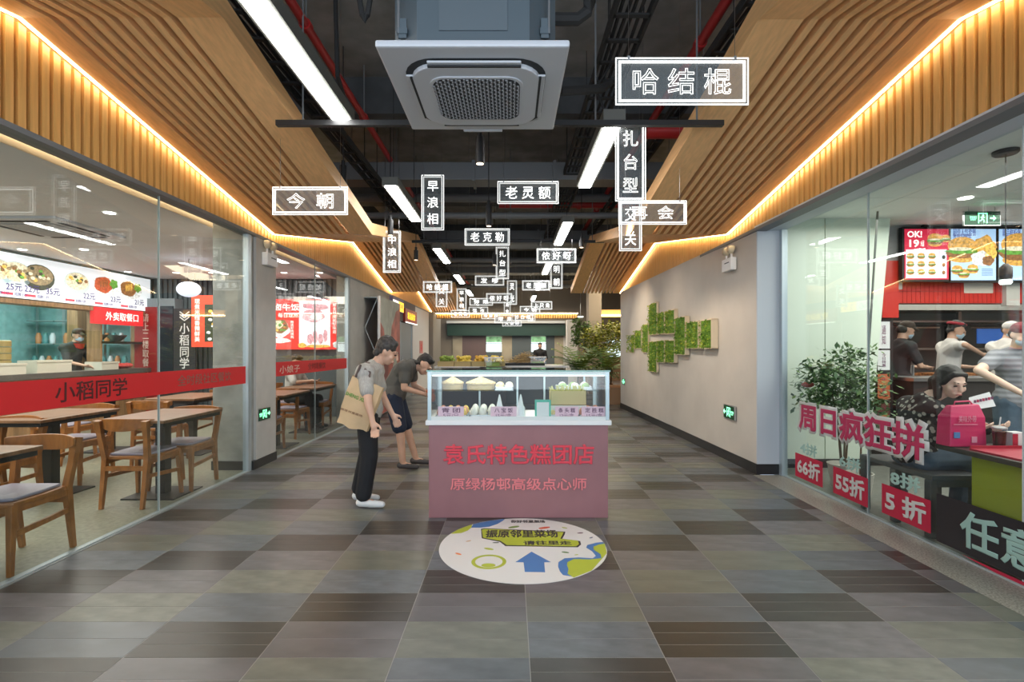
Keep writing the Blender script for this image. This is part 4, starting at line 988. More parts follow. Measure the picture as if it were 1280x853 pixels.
for i in range(6):
    tag(MB().ell((0, 0, .05), (.12, .07, .05), 8, 6).build('red_packet', M('red_plastic', (.6, .06, .05), .4), None, loc=(-7.32+.02*(i % 2), 9.3+.09*i, 1.0)), 'crumpled red food packet right of the cook, %s in the row' % ('first', 'second', 'third', 'fourth', 'fifth', 'last')[i], 'packet', 'red packets on the serving counter')
for i, (y, x) in enumerate(((10.2, -9.15), (10.2, -8.6), (10.2, -7.8))):
    p = E('kitchen_rack', ['steel rack at the left of the teal kitchen', 'steel rack in the middle of the teal kitchen', 'steel rack behind the cook'][i], 'rack', (x, y, 0), PI)
    for z in (.5, 1.0, 1.45, 1.9): MB().box(-.26, .26, 0, .25, z, z+.02).build('shelf', steel, p)
    for sx in (-.26, .26): MB().box(sx-.015, sx+.015, 0, .03, 0, 2.2).build('post', steel, p)
    for k in range(7):
        z = (1.02, 1.47)[k % 2]; q = -.21+.07*k
        tag(MB().lathe([(.045, 0), (.05, .14), (.03, .19), (.03, .21)], n=10).build('kitchen_jar', [M('jar_teal', (.1, .3, .3), .3), M('jar_orange', (.6, .25, .1), .4), M('milky')][k % 3], None, loc=(x+q, y-.12, z)), '%s jar on the %s shelf of the %s kitchen rack, %s' % (('teal', 'orange', 'milky')[k % 3], ('lower', 'upper')[k % 2], ('left', 'middle', 'right')[i], ('at its left end', 'left of its middle', 'at its middle', 'right end')[k//2]), 'jar', 'jars on the kitchen racks')
# kitchen worker
t = E('person', 'cook in black with a dark cap and blue mask at the serving counter', 'person', (-7.66, 8.98, 0.0), 0)
person(t, dict(head=(.1, -.02, 1.60), neck=(.03, 0, 1.46), chest=(0, 0, 1.29), waist=(-.03, 0, 1.06), hip_l=(-.04, .08, .93), hip_r=(-.04, -.08, .93), kn_l=(-.03, .09, .5), kn_r=(-.03, -.09, .5), an_l=(-.04, .09, .1), an_r=(-.04, -.09, .1), sh_l=(.0, .18, 1.38), sh_r=(.0, -.18, 1.38), el_l=(.12, .24, 1.14), el_r=(.12, -.26, 1.14), wr_l=(.32, .12, 1.08), wr_r=(.32, -.16, 1.08)), M('uniform_black', (.03, .035, .035), .8), blackm, sleeve=.8, face=(.9, -.35, -.25), vox=.013, mask=True, cap=M('cap_dark', (.06, .04, .03), .8))
MB().prism([(-.09, 1.46), (.09, 1.46), (.06, 1.38), (0, 1.36), (-.06, 1.38)], .07, .13, 'x').build('red_collar', M('collar_red', (.6, .05, .04), .7), t)
# banners / fridge at the back wall
t = E('drinks_fridge', 'tall grey framed door with a deep red panel at the back of the eatery', 'fridge', (X(196, 10), 10.0, 0))
MB().box(-.48, .35, 0, .27, 0, 2.35).build('cabinet', M('fridge_grey', (.25, .3, .33), .4), t)
MB().box(-.40, .04, -.05, 0, .1, 2.18).build('red_panel', M('deep_red', (.30, .02, .02), .5), t); MB().box(.06, .33, -.03, 0, .1, 2.2).build('dark_glass', M('dark_glass', (.03, .04, .05), .1), t)
text('请上二楼取餐口', .1, M('cream_ink', (.7, .6, .5), .6), t, 'lettering', (-.18, -.054, 1.45), .003, vertical=True, height=1.2, width=.12)
t = E('banner_stand', 'black upright banner with white characters 小稻同学', 'banner', (X(230, 9.7), 9.7, 0))
MB().box(-.2, .22, 0, .02, .05, 2.13).build('banner_sheet', M('banner_black', (.03, .03, .035), .6), t); MB().box(-.22, .24, -.08, .1, 0, .05).build('base', alu, t)
wink = M('white_ink', (.8, .8, .78), .6)
text('小稻同学', .2, wink, t, 'lettering', (.01, -.004, 1.42), .003, vertical=True, bold=.002, height=.86, width=.19)
for s in (-1, 1):
    for k in range(3): MB().bar((0.01, -.003, 1.90+.05*k), (.01+s*.09, -.003, 1.97+.05*k), .02, .002, up=(0, 1, 0)).build('wheat_mark', wink, t)
t = E('lit_poster', 'narrow orange red lit poster hanging beside the black banner', 'poster', (X(256, 9.6), 9.6, 0))
MB().box(-.25, .32, 0, .05, 1.40, 2.37).build('case', M('poster_red', (.75, .07, .035), emit=.5, nosample=True), t)
MB().box(.0, .28, -.006, 0, 1.5, 2.2).build('photo_print', foodc['dark'], t)
for k in range(16): clip_disc('splash_print', .14+random.uniform(-.1, .1), 1.55+.04*k, .04, .03, foodc[['white', 'gold', 'dark'][k % 3]], 2, t, 8)
text('现煮米线香辣鲜美', .1, M('lit_white'), t, 'lettering', (-.14, -.004, 1.9), .003, vertical=True, height=.8, width=.1)
for x in (-.2, .27): MB().tube([(x, .02, 2.37), (x, .02, 2.84)], .005, 5).build('hanger_rod', black, t)
t = E('round_lamp', 'pale round pendant lamp glowing near the back wall', 'pendant lamp', (X(236, 8.0), 8.0, Z(362, 8.0)))
MB().ell((0, 0, 0), (.17, .17, .12), 16, 10).build('globe', M('globe', (.7, .75, .9), emit=.7, nosample=True), t); MB().tube([(0, 0, .12), (0, 0, 2.84-t.location.z)], .005, 5).build('cord', black, t)
# red lit menu seen through the second window
t = E('menu_lightbox', 'bright red lit menu board with braised meat photo in the second window', 'menu board', (0, 10.15, 0))
xa, xb = X(300, 10.15), X(436, 10.15)
mrd = M('menu_red_lit', (.75, .03, .02), emit=.6)
MB().box(xa, xb, 0, .1, Z(437, 10.15), Z(374, 10.15)).build('case', mrd, t)
MB().box(X(374, 10.15), X(413, 10.15), -.006, -.001, Z(434, 10.15), Z(376, 10.15)).build('photo_print', mw, t)
for (px, py, rx, rz_, k, lay) in ((385, 382, .1, .06, 'pink', 2), (398, 384, .2, .06, 'pink', 2), (392, 395, .22, .13, 'pink', 3), (396, 396, .12, .07, 'white', 4), (388, 424, .06, .1, 'pink', 3), (394, 422, .05, .13, 'pink', 3), (401, 424, .05, .1, 'pink', 3), (407, 420, .04, .12, 'pink', 3), (378, 432, .08, .05, 'gold', 3), (398, 433, .25, .03, 'gold', 2), (350, 412, .2, .17, 'white', 1), (350, 408, .17, .14, 'brown', 2), (348, 406, .1, .08, 'cream', 3), (350, 426, .22, .05, 'white', 3), (423, 431, .11, .07, 'white', 2)):
    clip_disc('food_print', X(px, 10.15), Z(py, 10.15), rx, rz_, foodc[k], lay, t, wob=.08)
for i in range(12): clip_disc('food_print', X(344+random.uniform(0, 13), 10.15), Z(407+random.uniform(-4, 6), 10.15), .03, .025, foodc[random.choice(['red', 'green', 'gold', 'dark'])], 4, t, 7)
lw_ = M('lit_white')
text('卤牛饭', .2, lw_, t, 'lettering', (X(357, 10.1), -.006, Z(384, 10.1)), .003, bold=.002, width=.5, height=.14)
text('每日现熬', .1, lw_, t, 'lettering', (X(359, 10.1), -.006, Z(394, 10.1)), .003, width=.4)
text('精选好肉慢炖', .1, lw_, t, 'lettering', (X(364, 10.1), -.006, Z(412, 10.1)), .003, vertical=True, height=.35, width=.06)
text('好食材成就好味道', .1, lw_, t, 'lettering', (X(417, 10.1), -.006, Z(398, 10.1)), .003, vertical=True, height=.6, width=.07)
text('传统卤味', .1, lw_, t, 'lettering', (X(423, 10.1), -.006, Z(396, 10.1)), .003, vertical=True, height=.42, width=.07)
text('匠心', .1, lw_, t, 'lettering', (X(430, 10.1), -.006, Z(386, 10.1)), .003, vertical=True, height=.3, width=.1)
# downlights
dlm = M('downlight', (1, .95, .85), emit=6, nosample=True)
for px, py, z, lab in ((137, 266, 2.77, 'left eatery ceiling, nearest the cove'), (225, 266, 2.87, 'soffit beside the glass'), (28, 312, 2.77, 'left eatery ceiling over the menu board'), (105, 312, 2.77, 'left eatery ceiling in front of the menu board'), (160, 340, 2.77, 'left eatery ceiling at the far menu end'), (220, 341, 2.77, 'left eatery ceiling by the back wall'), (265, 341, 2.77, 'left eatery ceiling behind the pier'), (355, 341, 2.77, 'second window, left'), (400, 341, 2.77, 'second window, by the glass')):
    Y = (z-H)*640/(436-py) if py < 400 else 5
    o = MB().lathe([(.05, -.004), (.05, 0)], n=16).build('downlight', dlm, None, loc=(X(px, Y), Y, z-.002)); tag(o, 'small round downlight, %s' % lab, 'downlight', 'round recessed downlights')
t = E('cassette_vent', 'grey cassette air vent in the left eatery ceiling', 'air vent', (-5.3, 5.9, 2.74))
MB().box(-.5, .5, -.5, .5, 0, .035).build('panel', acw, t, bevel=.01); MB().box(-.3, .3, -.3, .3, -.01, 0).build('grille', M('ac_mesh'), t)
for k in range(4): o = MB().box(-.33, .33, .37, .42, -.006, 0).build('air_slot', acd, t); o.rotation_euler = (0, 0, k*PI/2)
# red bands with lettering on the glass
brm = M('band_red', (.66, .015, .02), .55); blt = M('band_letters', (.09, .01, .012), .5)
t = E('window_band', 'red vinyl band lettered 小稻同学 across the first left window', 'window band', (-2.93, 0, 0), PI/2)
MB().box(.12, 5.66, -.003, 0, .985, 1.175).build('vinyl', brm, t)
text('小稻同学', .14, blt, t, 'lettering', (3.60, -.005, 1.085), .001, bold=.002, width=.62, height=.135)
text('全时段社区餐饮', .12, M('band_letters2', (.30, .12, .09), .5), t, 'lettering', (4.93, -.005, 1.085), .001, bold=.001, width=.86, height=.10)
text('小稻同学', .14, blt, t, 'lettering', (1.3, -.005, 1.085), .001, bold=.002, width=.62, height=.135)
t = E('window_band', 'shorter red vinyl band across the second left window', 'window band', (-2.93, 0, 0), PI/2)
MB().box(6.36, 9.15, -.003, 0, 1.02, 1.20).build('vinyl', brm, t)
text('小娘子', .12, M('cream_ink'), t, 'lettering', (6.8, -.005, 1.1), .001, width=.62, height=.1); text('全时段餐饮', .12, blt, t, 'lettering', (7.75, -.005, 1.11), .001, width=.7, height=.1)
# diner behind the second window
t = E('person', 'diner in a pale grey shirt eating at the table in the second window', 'person', (-3.75, 8.85, 0), 0)
person(t, dict(head=(.1, -.1, 1.14), neck=(.03, 0, 1.03), chest=(0, 0, .86), waist=(-.03, .02, .64), hip_l=(-.02, .1, .5), hip_r=(-.02, -.08, .5), kn_l=(.4, .1, .5), kn_r=(.4, -.1, .5), an_l=(.38, .1, .09), an_r=(.38, -.1, .09), sh_l=(.02, .18, .95), sh_r=(.02, -.18, .95), el_l=(.12, .24, .78), el_r=(.12, -.26, .8), wr_l=(.33, .1, .80), wr_r=(.33, -.14, .82)), M('pale_shirt', (.55, .53, .5), .8), blackm, sleeve=.9, face=(.8, -.45, -.4), vox=.013, eyes=True)
c = copy_tree(c0); c.location = (-3.85, 8.87, 0); c.rotation_euler = (0, 0, -PI/2); c['label'] = 'wooden chair the grey shirted diner sits on'
# ================================================================== SHOPPERS AT THE COUNTER
shirt1 = M('striped_shirt', (.40, .38, .35), .85, var=.15, vs=30, stretch=(3, 3, .5)); trs = M('black_trousers', (.012, .012, .014), .85)
t = E('person', 'shopper in grey tee and black trousers with a tote, looking at the pastry counter', 'person', (-1.222, 4.47, 0), 0)
person(t, dict(head=(.145, 0, 1.345), neck=(.05, 0, 1.225), chest=(-.035, 0, 1.075), waist=(-.03, 0, .92), hip_l=(-.02, .075, .80), hip_r=(-.01, -.075, .80), kn_l=(-.05, .09, .44), kn_r=(.01, -.08, .44), an_l=(-.135, .13, .09), an_r=(-.04, -.07, .09),
    sh_l=(.0, .16, 1.165), sh_r=(.0, -.16, 1.165), el_l=(.06, .20, .93), el_r=(.055, -.27, .93), wr_l=(.15, .17, .78), wr_r=(.095, -.285, .775)), shirt1, trs, sleeve=.62, face=(.88, .1, -.42), hairmat=hairg, hairk=1.1, shoemat=M('white_shoe', (.75, .75, .73), .5), vox=.008, curl=(.5, .6), fat=.95)
bagm = M('canvas_tan', (.60, .42, .24), .8, var=.12, vs=5)
b = E('tote_bag', 'tan canvas tote with green lettering hanging from the grey shirted shopper', 'tote bag', (X(450, 4.28), 4.28, Z(503, 4.28)), 0)
def quad3(px, py, d): return ((px-450)/640*4.28, d, -(py-503)/640*4.28)
P4 = [(440, 470), (478, 486), (458, 540), (421, 528)]
fr = [Vector(quad3(x, y, -.05)) for x, y in P4]; bk = [Vector(quad3(x+3, y-1, .05)) for x, y in P4]
m = MB(); n = 8
def bagpt(u, v, s):   # u across, v down
    a = fr[0].lerp(fr[1], u); c = fr[3].lerp(fr[2], u); p = a.lerp(c, v); q = bk[0].lerp(bk[1], u).lerp(bk[3].lerp(bk[2], u), v)
    mid = (p+q)/2; h = (q-p)/2; k = (.35+.75*math.sin(PI*min(1, v*1.1+.1)/1.25)) * (.55+.45*math.sin(PI*u))
    w = .012*noise.noise(Vector((u*3, v*4, s)))
    return mid + h*(s*k) + Vector((w, w*.5, w))
for s in (-1, 1):
    vs = [bagpt(i/n, j/n, s) for j in range(n+1) for i in range(n+1)]
    m.add(vs, [(j*(n+1)+i, j*(n+1)+i+1, (j+1)*(n+1)+i+1, (j+1)*(n+1)+i) for j in range(n) for i in range(n)])
N = (n+1)**2
edge = [i for i in range(n+1)] + [(j)*(n+1)+n for j in range(1, n+1)] + [n*(n+1)+i for i in range(n-1, -1, -1)] + [j*(n+1) for j in range(n-1, 0, -1)]
edge = edge[n:] + [0]   # leave the mouth open
for a, c in zip(edge[:-1], edge[1:]): m.f.append((a, c, c+N, a+N))
m.sm = True; m.build('bag_body', bagm, b)
ang = math.atan2(-(P4[1][1]-P4[0][1]), P4[1][0]-P4[0][0])
text('SHENG XIAN', .1, M('green_print', (.10, .30, .05), .7), b, 'lettering', (.005, -.088, .045), .004, bold=.002, width=.205, height=.03, rot=ang-.0)
text('振原邻里菜场', .1, M('brown_print', (.25, .12, .06), .7), b, 'lettering', (-.045, -.085, -.075), .004, width=.19, height=.018, rot=ang+.05)
strapm = M('strap_brown', (.13, .09, .08), .7)
s0 = Vector(quad3(462, 477, -.03)); s1 = Vector(quad3(446, 471, -.03))
shd = Vector((-1.222, 4.47-.16, 1.165)) - b.location
MB().tube([s1, s1+Vector((.05, -.03, .1)), shd+Vector((-.03, -.07, .03)), shd+Vector((0, .03, .085)), shd+Vector((.05, .06, .05)), shd+Vector((-.03, .1, -.15))], .011, 6).build('strap', strapm, b)
MB().tube([s0, s0+Vector((.01, -.0, .08)), shd+Vector((.02, -.075, .03)), shd+Vector((.02, .03, .085))], .011, 6).build('strap', strapm, b)
t = E('person', 'man in dark polo, navy shorts and sandals bending over beside the counter', 'person', (-1.18, 5.9, 0), 0)
person(t, dict(head=(.19, -.02, 1.185), neck=(.07, 0, 1.185), chest=(-.06, 0, 1.09), waist=(-.14, 0, .95), hip_l=(-.16, .085, .81), hip_r=(-.15, -.085, .81), kn_l=(-.04, .12, .44), kn_r=(-.07, -.1, .44), an_l=(.06, .14, .09), an_r=(-.04, -.1, .09),
    sh_l=(-.0, .175, 1.165), sh_r=(.0, -.175, 1.165), el_l=(.03, .22, .93), el_r=(.0, -.215, .93), wr_l=(.2, .05, .87), wr_r=(.185, -.1, .86)), M('dark_polo', (.10, .095, .085), .85), M('navy_shorts', (.015, .022, .045), .85), legs='short', sleeve=.6, face=(.7, -.12, -.72), vox=.008, curl=(.9, .9), shoemat=M('sandal', (.07, .06, .06), .7), headup=(.7, 0, .7))
o = MB().ell((0, 0, 0), (.05, .04, .035), 10, 8).ell((.03, -.01, -.07), (.03, .03, .05), 10, 6).build('snack_bag', M('orange_bag', (.75, .17, .05), .4), None, loc=(-.905, 5.80, .885))
tag(o, 'small orange and white plastic bag held by the bending man', 'plastic bag')
# ================================================================== BURGER SHOP ON THE RIGHT
pk = M('sticker_pink', (.46, .03, .10), .5); wh = M('sticker_white', (.56, .57, .55), .5); mint = M('sticker_mint', (.32, .50, .45), .5); blk = M('sticker_black', (.02, .018, .022), .4); rd = M('sticker_red', (.46, .015, .05), .5)
def sticker(label, ya, yb): return E('window_sticker', label, 'window sticker', (2.94, (ya+yb)/2, 0), -PI/2, 'cut vinyl stickers on the right shop window')
t = sticker('large slanting pink sticker 周日疯狂拼 on the right shop window', 5.24, 3.6)
text('周日疯狂拼', .3, wh, t, 'white_outline', (0, -.002, .69), .001, bold=.026, width=1.66, height=.345)
text('周日疯狂拼', .3, pk, t, 'lettering', (0, -.0045, .69), .001, bold=.010, width=1.58, height=.27)
for a, bb, s1_, s2_, ya, yb in ((.30, .06, '4拼', '66折', 5.28, 4.82), (.30, .06, '6拼', '55折', 4.66, 4.21), (.305, .075, '8拼', '5 折', 4.05, 3.58)):
    t = sticker({'4': 'farthest red price sticker, 66折 under 4拼, below the pink characters', '6': 'middle red price sticker, 55折 under 6拼, below the pink characters', '8': 'nearest red price sticker, 5折 under 8拼, beside the black one'}[s1_[0]], ya, yb)
    L = ya-yb
    MB().box(-L/2, L/2, -.002, 0, bb, a).build('red_box', rd, t)
    text(s2_, .2, wh, t, 'lettering', (0, -.0045, (a+bb)/2), .001, bold=.007, width=L*.84, height=(a-bb)*.72)
    text(s1_, .12, mint, t, 'lettering', (0.0, -.003, a+.075), .001, bold=.004, width=L*.62, height=.12)
t = sticker('wide black sticker with mint characters 任意 low on the right window', 3.53, 1.9)
MB().box(-.815, .815, -.002, 0, .045, .375).build('black_panel', blk, t)
MB().prism([(-.62, .03), (.815, .04), (.815, .005), (-.3, .005)], -.002, 0, 'y').build('red_stripe', rd, t)
text('任意', .3, mint, t, 'lettering', (-.365, -.0045, .21), .001, bold=.008, width=.53, height=.24)
text('拼单', .3, mint, t, 'lettering', (.28, -.0045, .21), .001, bold=.008, width=.53, height=.24)
# potted plants by the window
def leafplant(loc, h, r, nst, label, potr=.13, n=420, leaf=.045, mats=None, cat='potted plant', name='potted_plant'):
    t = E(name, label, cat, loc)
    potm = M('pot_white', (.6, .58, .52), .5)
    MB().lathe([(potr*.75, 0), (potr, .2), (potr*1.05, .22), (potr*.95, .22), (potr*.9, .18)], n=20).build('pot', potm, t)
    MB().lathe([(potr*.88, .17), (potr*.3, .19)], n=16).build('soil', M('soil', (.05, .035, .02), .9), t)
    st = []
    for i in range(nst):
        a = 2*PI*i/nst+random.random(); k = Vector((math.cos(a)*r*.45, math.sin(a)*r*.45, h*random.uniform(.62, .8)))
        pts = [(0.02*math.cos(a), .02*math.sin(a), .18), (k.x*.35, k.y*.35, h*.4), tuple(k)]
        MB().tube(pts, .012, 6, r2=.005).build('stem', M('stem_brown', (.12, .08, .05), .8), t); st.append(k)
    mb = [MB(), MB()]
    for i in range(n):
        c = random.choice(st); a = random.uniform(0, 2*PI); q = random.uniform(0, r)
        p = Vector((c.x*1.4+q*math.cos(a)*.75, c.y*1.4+q*math.sin(a)*.75, c.z+random.uniform(-.22, .3)*h*.6))
        d = Vector((random.uniform(-1, 1), random.uniform(-1, 1), random.uniform(-.6, .6))).normalized(); s = d.cross(Vector((random.uniform(-.4, .4), random.uniform(-.4, .4), 1))).normalized()
        L = leaf*random.uniform(.7, 1.3)
        mb[i % 2].add([p, p+d*L*.5+s*L*.25, p+d*L, p+d*L*.5-s*L*.25], [(0, 1, 2, 3)])
    for k, m_ in enumerate(mats or (M('leaf_dark', (.06, .14, .05), .5), M('leaf_mid', (.12, .22, .07), .5))): mb[k].build('foliage', m_, t, kind='stuff')
    return t
leafplant((3.33, 5.12, 0), 1.42, .36, 4, 'leafy potted plant inside the right window by the pale panel', .14, 2600, .065)
leafplant((3.24, 4.75, 0), 1.15, .22, 1, 'smaller potted plant beside the leafy one behind the pink sticker', .11, 600, .055)
o = MB().ell((0, 0, 0), (.07, .04, .03), 8, 6).build('berry_cluster', M('berry', (.4, .06, .05), .6), None, loc=(3.05, 5.25, 1.0)); tag(o, 'small red flower cluster at the left side of the leafy potted plant', 'flower')
# bench, table and the seated customers
bgm = M('bench_grey', (.07, .075, .08), .5)
t = E('bench', 'dark grey bench with rounded openings behind the right window', 'bench', (3.27, 4.05, 0))
MB().box(-.25, .12, -.38, .38, .42, .46).build('seat', bgm, t, bevel=.01)
for y in (-.34, .0, .34):
    MB().box(-.25, -.2, y-.03, y+.03, 0, .42).box(.07, .12, y-.03, y+.03, 0, .42).box(-.2, .07, y-.03, y+.03, .37, .42).build('leg', bgm, t, bevel=.008)
ylw = M('lime_panel', (.33, .36, .02), .5)
t = E('cafe_table', 'lime panelled table with a dark top where the seated woman eats', 'table', (3.0, 2.7, 0))
MB().box(0, .62, 0, .92, .665, .70).build('tabletop', M('table_dark', (.05, .045, .04), .4), t, bevel=.006)
MB().box(.10, .54, .08, .74, 0, .665).build('lime_base', ylw, t)
t = E('food_tray', 'red paper tray mat on the dark table', 'tray', (3.03, 3.02, .70))
MB().box(0, .55, 0, .36, 0, .012).box(0, .55, 0, .01, .012, .03).box(0, .55, .35, .36, .012, .03).build('tray', M('tray_red', (.45, .02, .05), .5), t)
flower = bpy.data.materials.new('floral_black'); flower.use_nodes = True
nt = flower.node_tree; bs = nt.nodes['Principled BSDF']; vo = nt.nodes.new('ShaderNodeTexVoronoi'); vo.inputs['Scale'].default_value = 22; tc = nt.nodes.new('ShaderNodeTexCoord'); rp = nt.nodes.new('ShaderNodeValToRGB')
rp.color_ramp.elements[0].position = .30; rp.color_ramp.elements[0].color = (.4, .38, .33, 1); rp.color_ramp.elements[1].position = .36; rp.color_ramp.elements[1].color = (.012, .012, .014, 1)
nt.links.new(tc.outputs['Object'], vo.inputs['Vector']); nt.links.new(vo.outputs['Distance'], rp.inputs[0]); nt.links.new(rp.outputs[0], bs.inputs['Base Color']); bs.inputs['Roughness'].default_value = .8
t = E('person', 'seated woman with bobbed dark hair in a black floral blouse behind the window', 'person', (3.12, 3.98, 0), 0)
person(t, dict(head=(.15, -.18, 1.12), neck=(.06, -.07, .985), chest=(.03, -.02, .82), waist=(.0, 0, .65), hip_l=(.02, .08, .54), hip_r=(.02, -.1, .54), kn_l=(.46, .05, .55), kn_r=(.48, -.16, .555), an_l=(.42, .06, .1), an_r=(.38, -.14, .1),
    sh_l=(.07, .12, .91), sh_r=(.02, -.18, .91), el_l=(.22, .0, .74), el_r=(.0, -.25, .70), wr_l=(.28, -.33, .80), wr_r=(.10, -.38, .82)), flower, M('jeans', (.09, .13, .18), .8, var=.2, vs=12), hair='bob', sleeve=1.3, face=(-.05, -.95, -.30), sk=skin2, vox=.008, curl=(.8, .6), handdir=((.35, -.8, .1), (.3, -.8, 0)))
b = E('paper_bag', 'bright pink takeaway bag standing on the dark table', 'bag', (3.105, 3.53, .703))
bp = M('bag_pink', (.66, .03, .13), .4)
m = MB()
pts0 = [(-.125, -.06, 0), (.125, -.06, 0), (.125, .06, 0), (-.125, .06, 0)]; pts1 = [(-.115, -.05, .2), (.12, -.055, .2), (.115, .05, .2), (-.12, .05, .2)]; pts2 = [(-.085, -.02, .275), (.11, -.02, .285), (.11, .02, .285), (-.085, .02, .275)]
m.add(pts0+pts1+pts2, [(3, 2, 1, 0), (0, 1, 5, 4), (1, 2, 6, 5), (2, 3, 7, 6), (3, 0, 4, 7), (4, 5, 9, 8), (5, 6, 10, 9), (6, 7, 11, 10), (7, 4, 8, 11), (8, 9, 10, 11)]).build('bag_body', bp, b, bevel=.008)
MB().tube([(-.05, -.0, .27), (-.04, -.0, .30), (.06, 0, .305), (.08, 0, .28)], .006, 6).build('handle', bp, b)
text('美味外带', .05, M('pink_pale', (.85, .35, .45), .5), b, 'lettering', (-.01, -.064, .19), .002, width=.12)
MB().box(-.10, .06, -.064, -.058, .15, .154).build('print_line', M('pink_pale'), b); MB().box(-.10, -.06, -.064, -.06, .06, .10).build('blue_print', M('print_blue', (.1, .25, .5), .5), b); MB().box(.02, .055, -.064, -.06, .03, .07).build('white_label', M('pink_pale'), b)
t = E('soda_cup', 'clear cup of dark cola with a lid on the table', 'cup', (3.265, 3.42, .703))
MB().lathe([(.03, .0), (.036, .115)], n=16).build('cola', M('cola', (.03, .01, .008), .2), t); MB().lathe([(.032, 0), (.04, .13), (.042, .135)], n=16).build('cup_wall', G_CUP, t); MB().lathe([(.042, .132), (.042, .142), (.02, .15)], n=16).build('lid', M('lid_grey', (.4, .4, .4), .3), t); MB().tube([(0, 0, .14), (.01, 0, .21)], .004, 6).build('straw', cwh, t)
t = E('burger_box', 'white and red cardboard box beside the cola cup', 'box', (3.37, 3.43, .703))
MB().box(-.035, .045, -.03, .03, 0, .11).build('carton', cwh, t, bevel=.003); MB().box(-.035, -.0, -.032, -.03, .0, .10).build('red_side', rd, t)
fries = M('fries', (.8, .55, .08), .6)
t = E('fries_pile', 'pile of yellow fries on the tray', 'fries', (3.40, 3.20, .713)); m = MB()
for i in range(50): m.bar((random.uniform(-.07, .07), random.uniform(-.05, .05), .008+random.random()*.03), (random.uniform(-.07, .07), random.uniform(-.05, .05), .008+random.random()*.03), .009, .009)
m.build('fries', fries, t, kind='stuff')
t = E('leaflet', 'printed paper leaflet held up beside the seated woman', 'leaflet', (3.40, 3.66, .985), -.15)
MB().hexa([(-.10, 0, -.06), (.09, .04, -.03), (.09, .041, -.03), (-.10, .001, -.06), (-.09, .03, .03), (.07, .07, .07), (.07, .071, .07), (-.09, .031, .03)]).build('sheet', cwh, t)
for i in range(7): MB().box(-.07+.02*i, -.055+.02*i, .0, .002, -.0, .02).build('print_mark', pk if i % 2 else ink, t, loc=(0, .01+.003*i, -.005+.004*i))
t = E('person', 'customer at the right edge whose hand rests on the table', 'person', (3.86, 3.02, 0), PI)
person(t, dict(head=(.05, 0, 1.18), neck=(.02, 0, 1.04), chest=(0, 0, .86), waist=(-.02, 0, .66), hip_l=(-.02, .1, .54), hip_r=(-.02, -.1, .54), kn_l=(.12, .46, .54), kn_r=(.12, -.46, .54), an_l=(.1, .46, .1), an_r=(.1, -.46, .1),
    sh_l=(.04, .18, .96), sh_r=(.04, -.18, .96), el_l=(.25, .28, .76), el_r=(.28, -.22, .75), wr_l=(.46, .2, .745), wr_r=(.50, -.12, .745)), M('pale_shirt'), M('jeans'), sleeve=.8, face=(1, 0, -.3), vox=.010, handdir=(None, (1, -.1, -.02)), sk=skin2)
MB().box(-.2, .2, -.2, .2, .42, .455).build('stool', bgm, None, loc=(4.02, 3.02, 0))
o = bpy.data.objects['stool']; o.name = 'stool'; tag(o, 'dark stool under the customer at the right edge', 'stool'); MB().tube([(0, 0, 0), (0, 0, .42)], .03, 10).build('post', bgm, o)
# menu screens
def screen(label, px0, px1, py0, py1, Y, face):
    t = E('menu_screen', label, 'menu screen', (X((px0+px1)/2, Y), Y, Z((py0+py1)/2, Y)), 0, 'menu screens over the burger counter')
    w_ = (px1-px0)/640*Y; h_ = (py1-py0)/640*Y
    MB().box(-w_/2-.02, w_/2+.02, 0, .06, -h_/2-.02, h_/2+.02).build('bezel', black, t)
    MB().box(-w_/2+.005, w_/2-.005, -.004, 0, -h_/2+.005, h_/2-.005).build('display', face, t)
    MB().box(-.03, .03, .0, .05, h_/2, 2.87-Z((py0+py1)/2, Y)).build('bracket', black, t)
    return t, w_, h_
sky_ = M('screen_blue', (.42, .60, .85), emit=.5, nosample=True); sred = M('screen_red', (.62, .02, .06), emit=.5, nosample=True); swt = M('screen_white', (.72, .78, .9), emit=.5, nosample=True)
snk = M('screen_ink', (.05, .08, .3), .5, emit=.4, nosample=True)
def burger(t, x, z, s, lay=1):
    clip_disc('bun_print', x, z+.1*s, .32*s, .2*s, foodc['bun'], lay, t); clip_disc('meat_print', x, z-.06*s, .36*s, .12*s, foodc['brown'], lay+.5, t, wob=.04); clip_disc('lettuce_print', x, z-.02*s, .37*s, .06*s, foodc['green'], lay+1, t, wob=.12)
    clip_disc('bun_print', x, z-.17*s, .3*s, .1*s, foodc['bun'], lay+.2, t); clip_disc('sauce_print', x-.05*s, z+.03*s, .25*s, .04*s, foodc['cream'], lay+1.2, t)
t, w_, h_ = screen('red bordered menu screen with OK! and 19 and a grid of meals', 1130, 1186, 286, 350, 6.2, sred)
MB().box(-w_/2+.02, w_*.44, -.008, -.004, -h_/2+.02, h_*.09).build('grid_panel', swt, t)
for i in range(3):
    for j in range(3):
        x = -w_*.37+w_*.24*i; z = -h_*.04-h_*.155*j; burger(t, x, z, .13, 1.4)
for j in range(3): clip_disc('drink_print', w_*.37, -h_*.06-h_*.15*j, .02, .025, foodc['dark' if j < 1 else 'brown'], 2, t, 8)
MB().box(w_*.27, w_*.275, -.010, -.008, -h_/2+.02, h_*.09).build('divider', sred, t)
text('OK!', .1, lw_, t, 'lettering', (-w_*.27, -.006, h_*.39), .002, bold=.003, width=w_*.33, height=h_*.13); text('19', .1, lw_, t, 'lettering', (-w_*.28, -.006, h_*.21), .002, bold=.003, width=w_*.22, height=h_*.15); text('.9元起', .1, lw_, t, 'lettering', (-w_*.1, -.006, h_*.21), .002, width=w_*.08, height=h_*.12)
burger(t, w_*.18, h_*.27, .28, 1); burger(t, w_*.42, h_*.3, .16, 1)
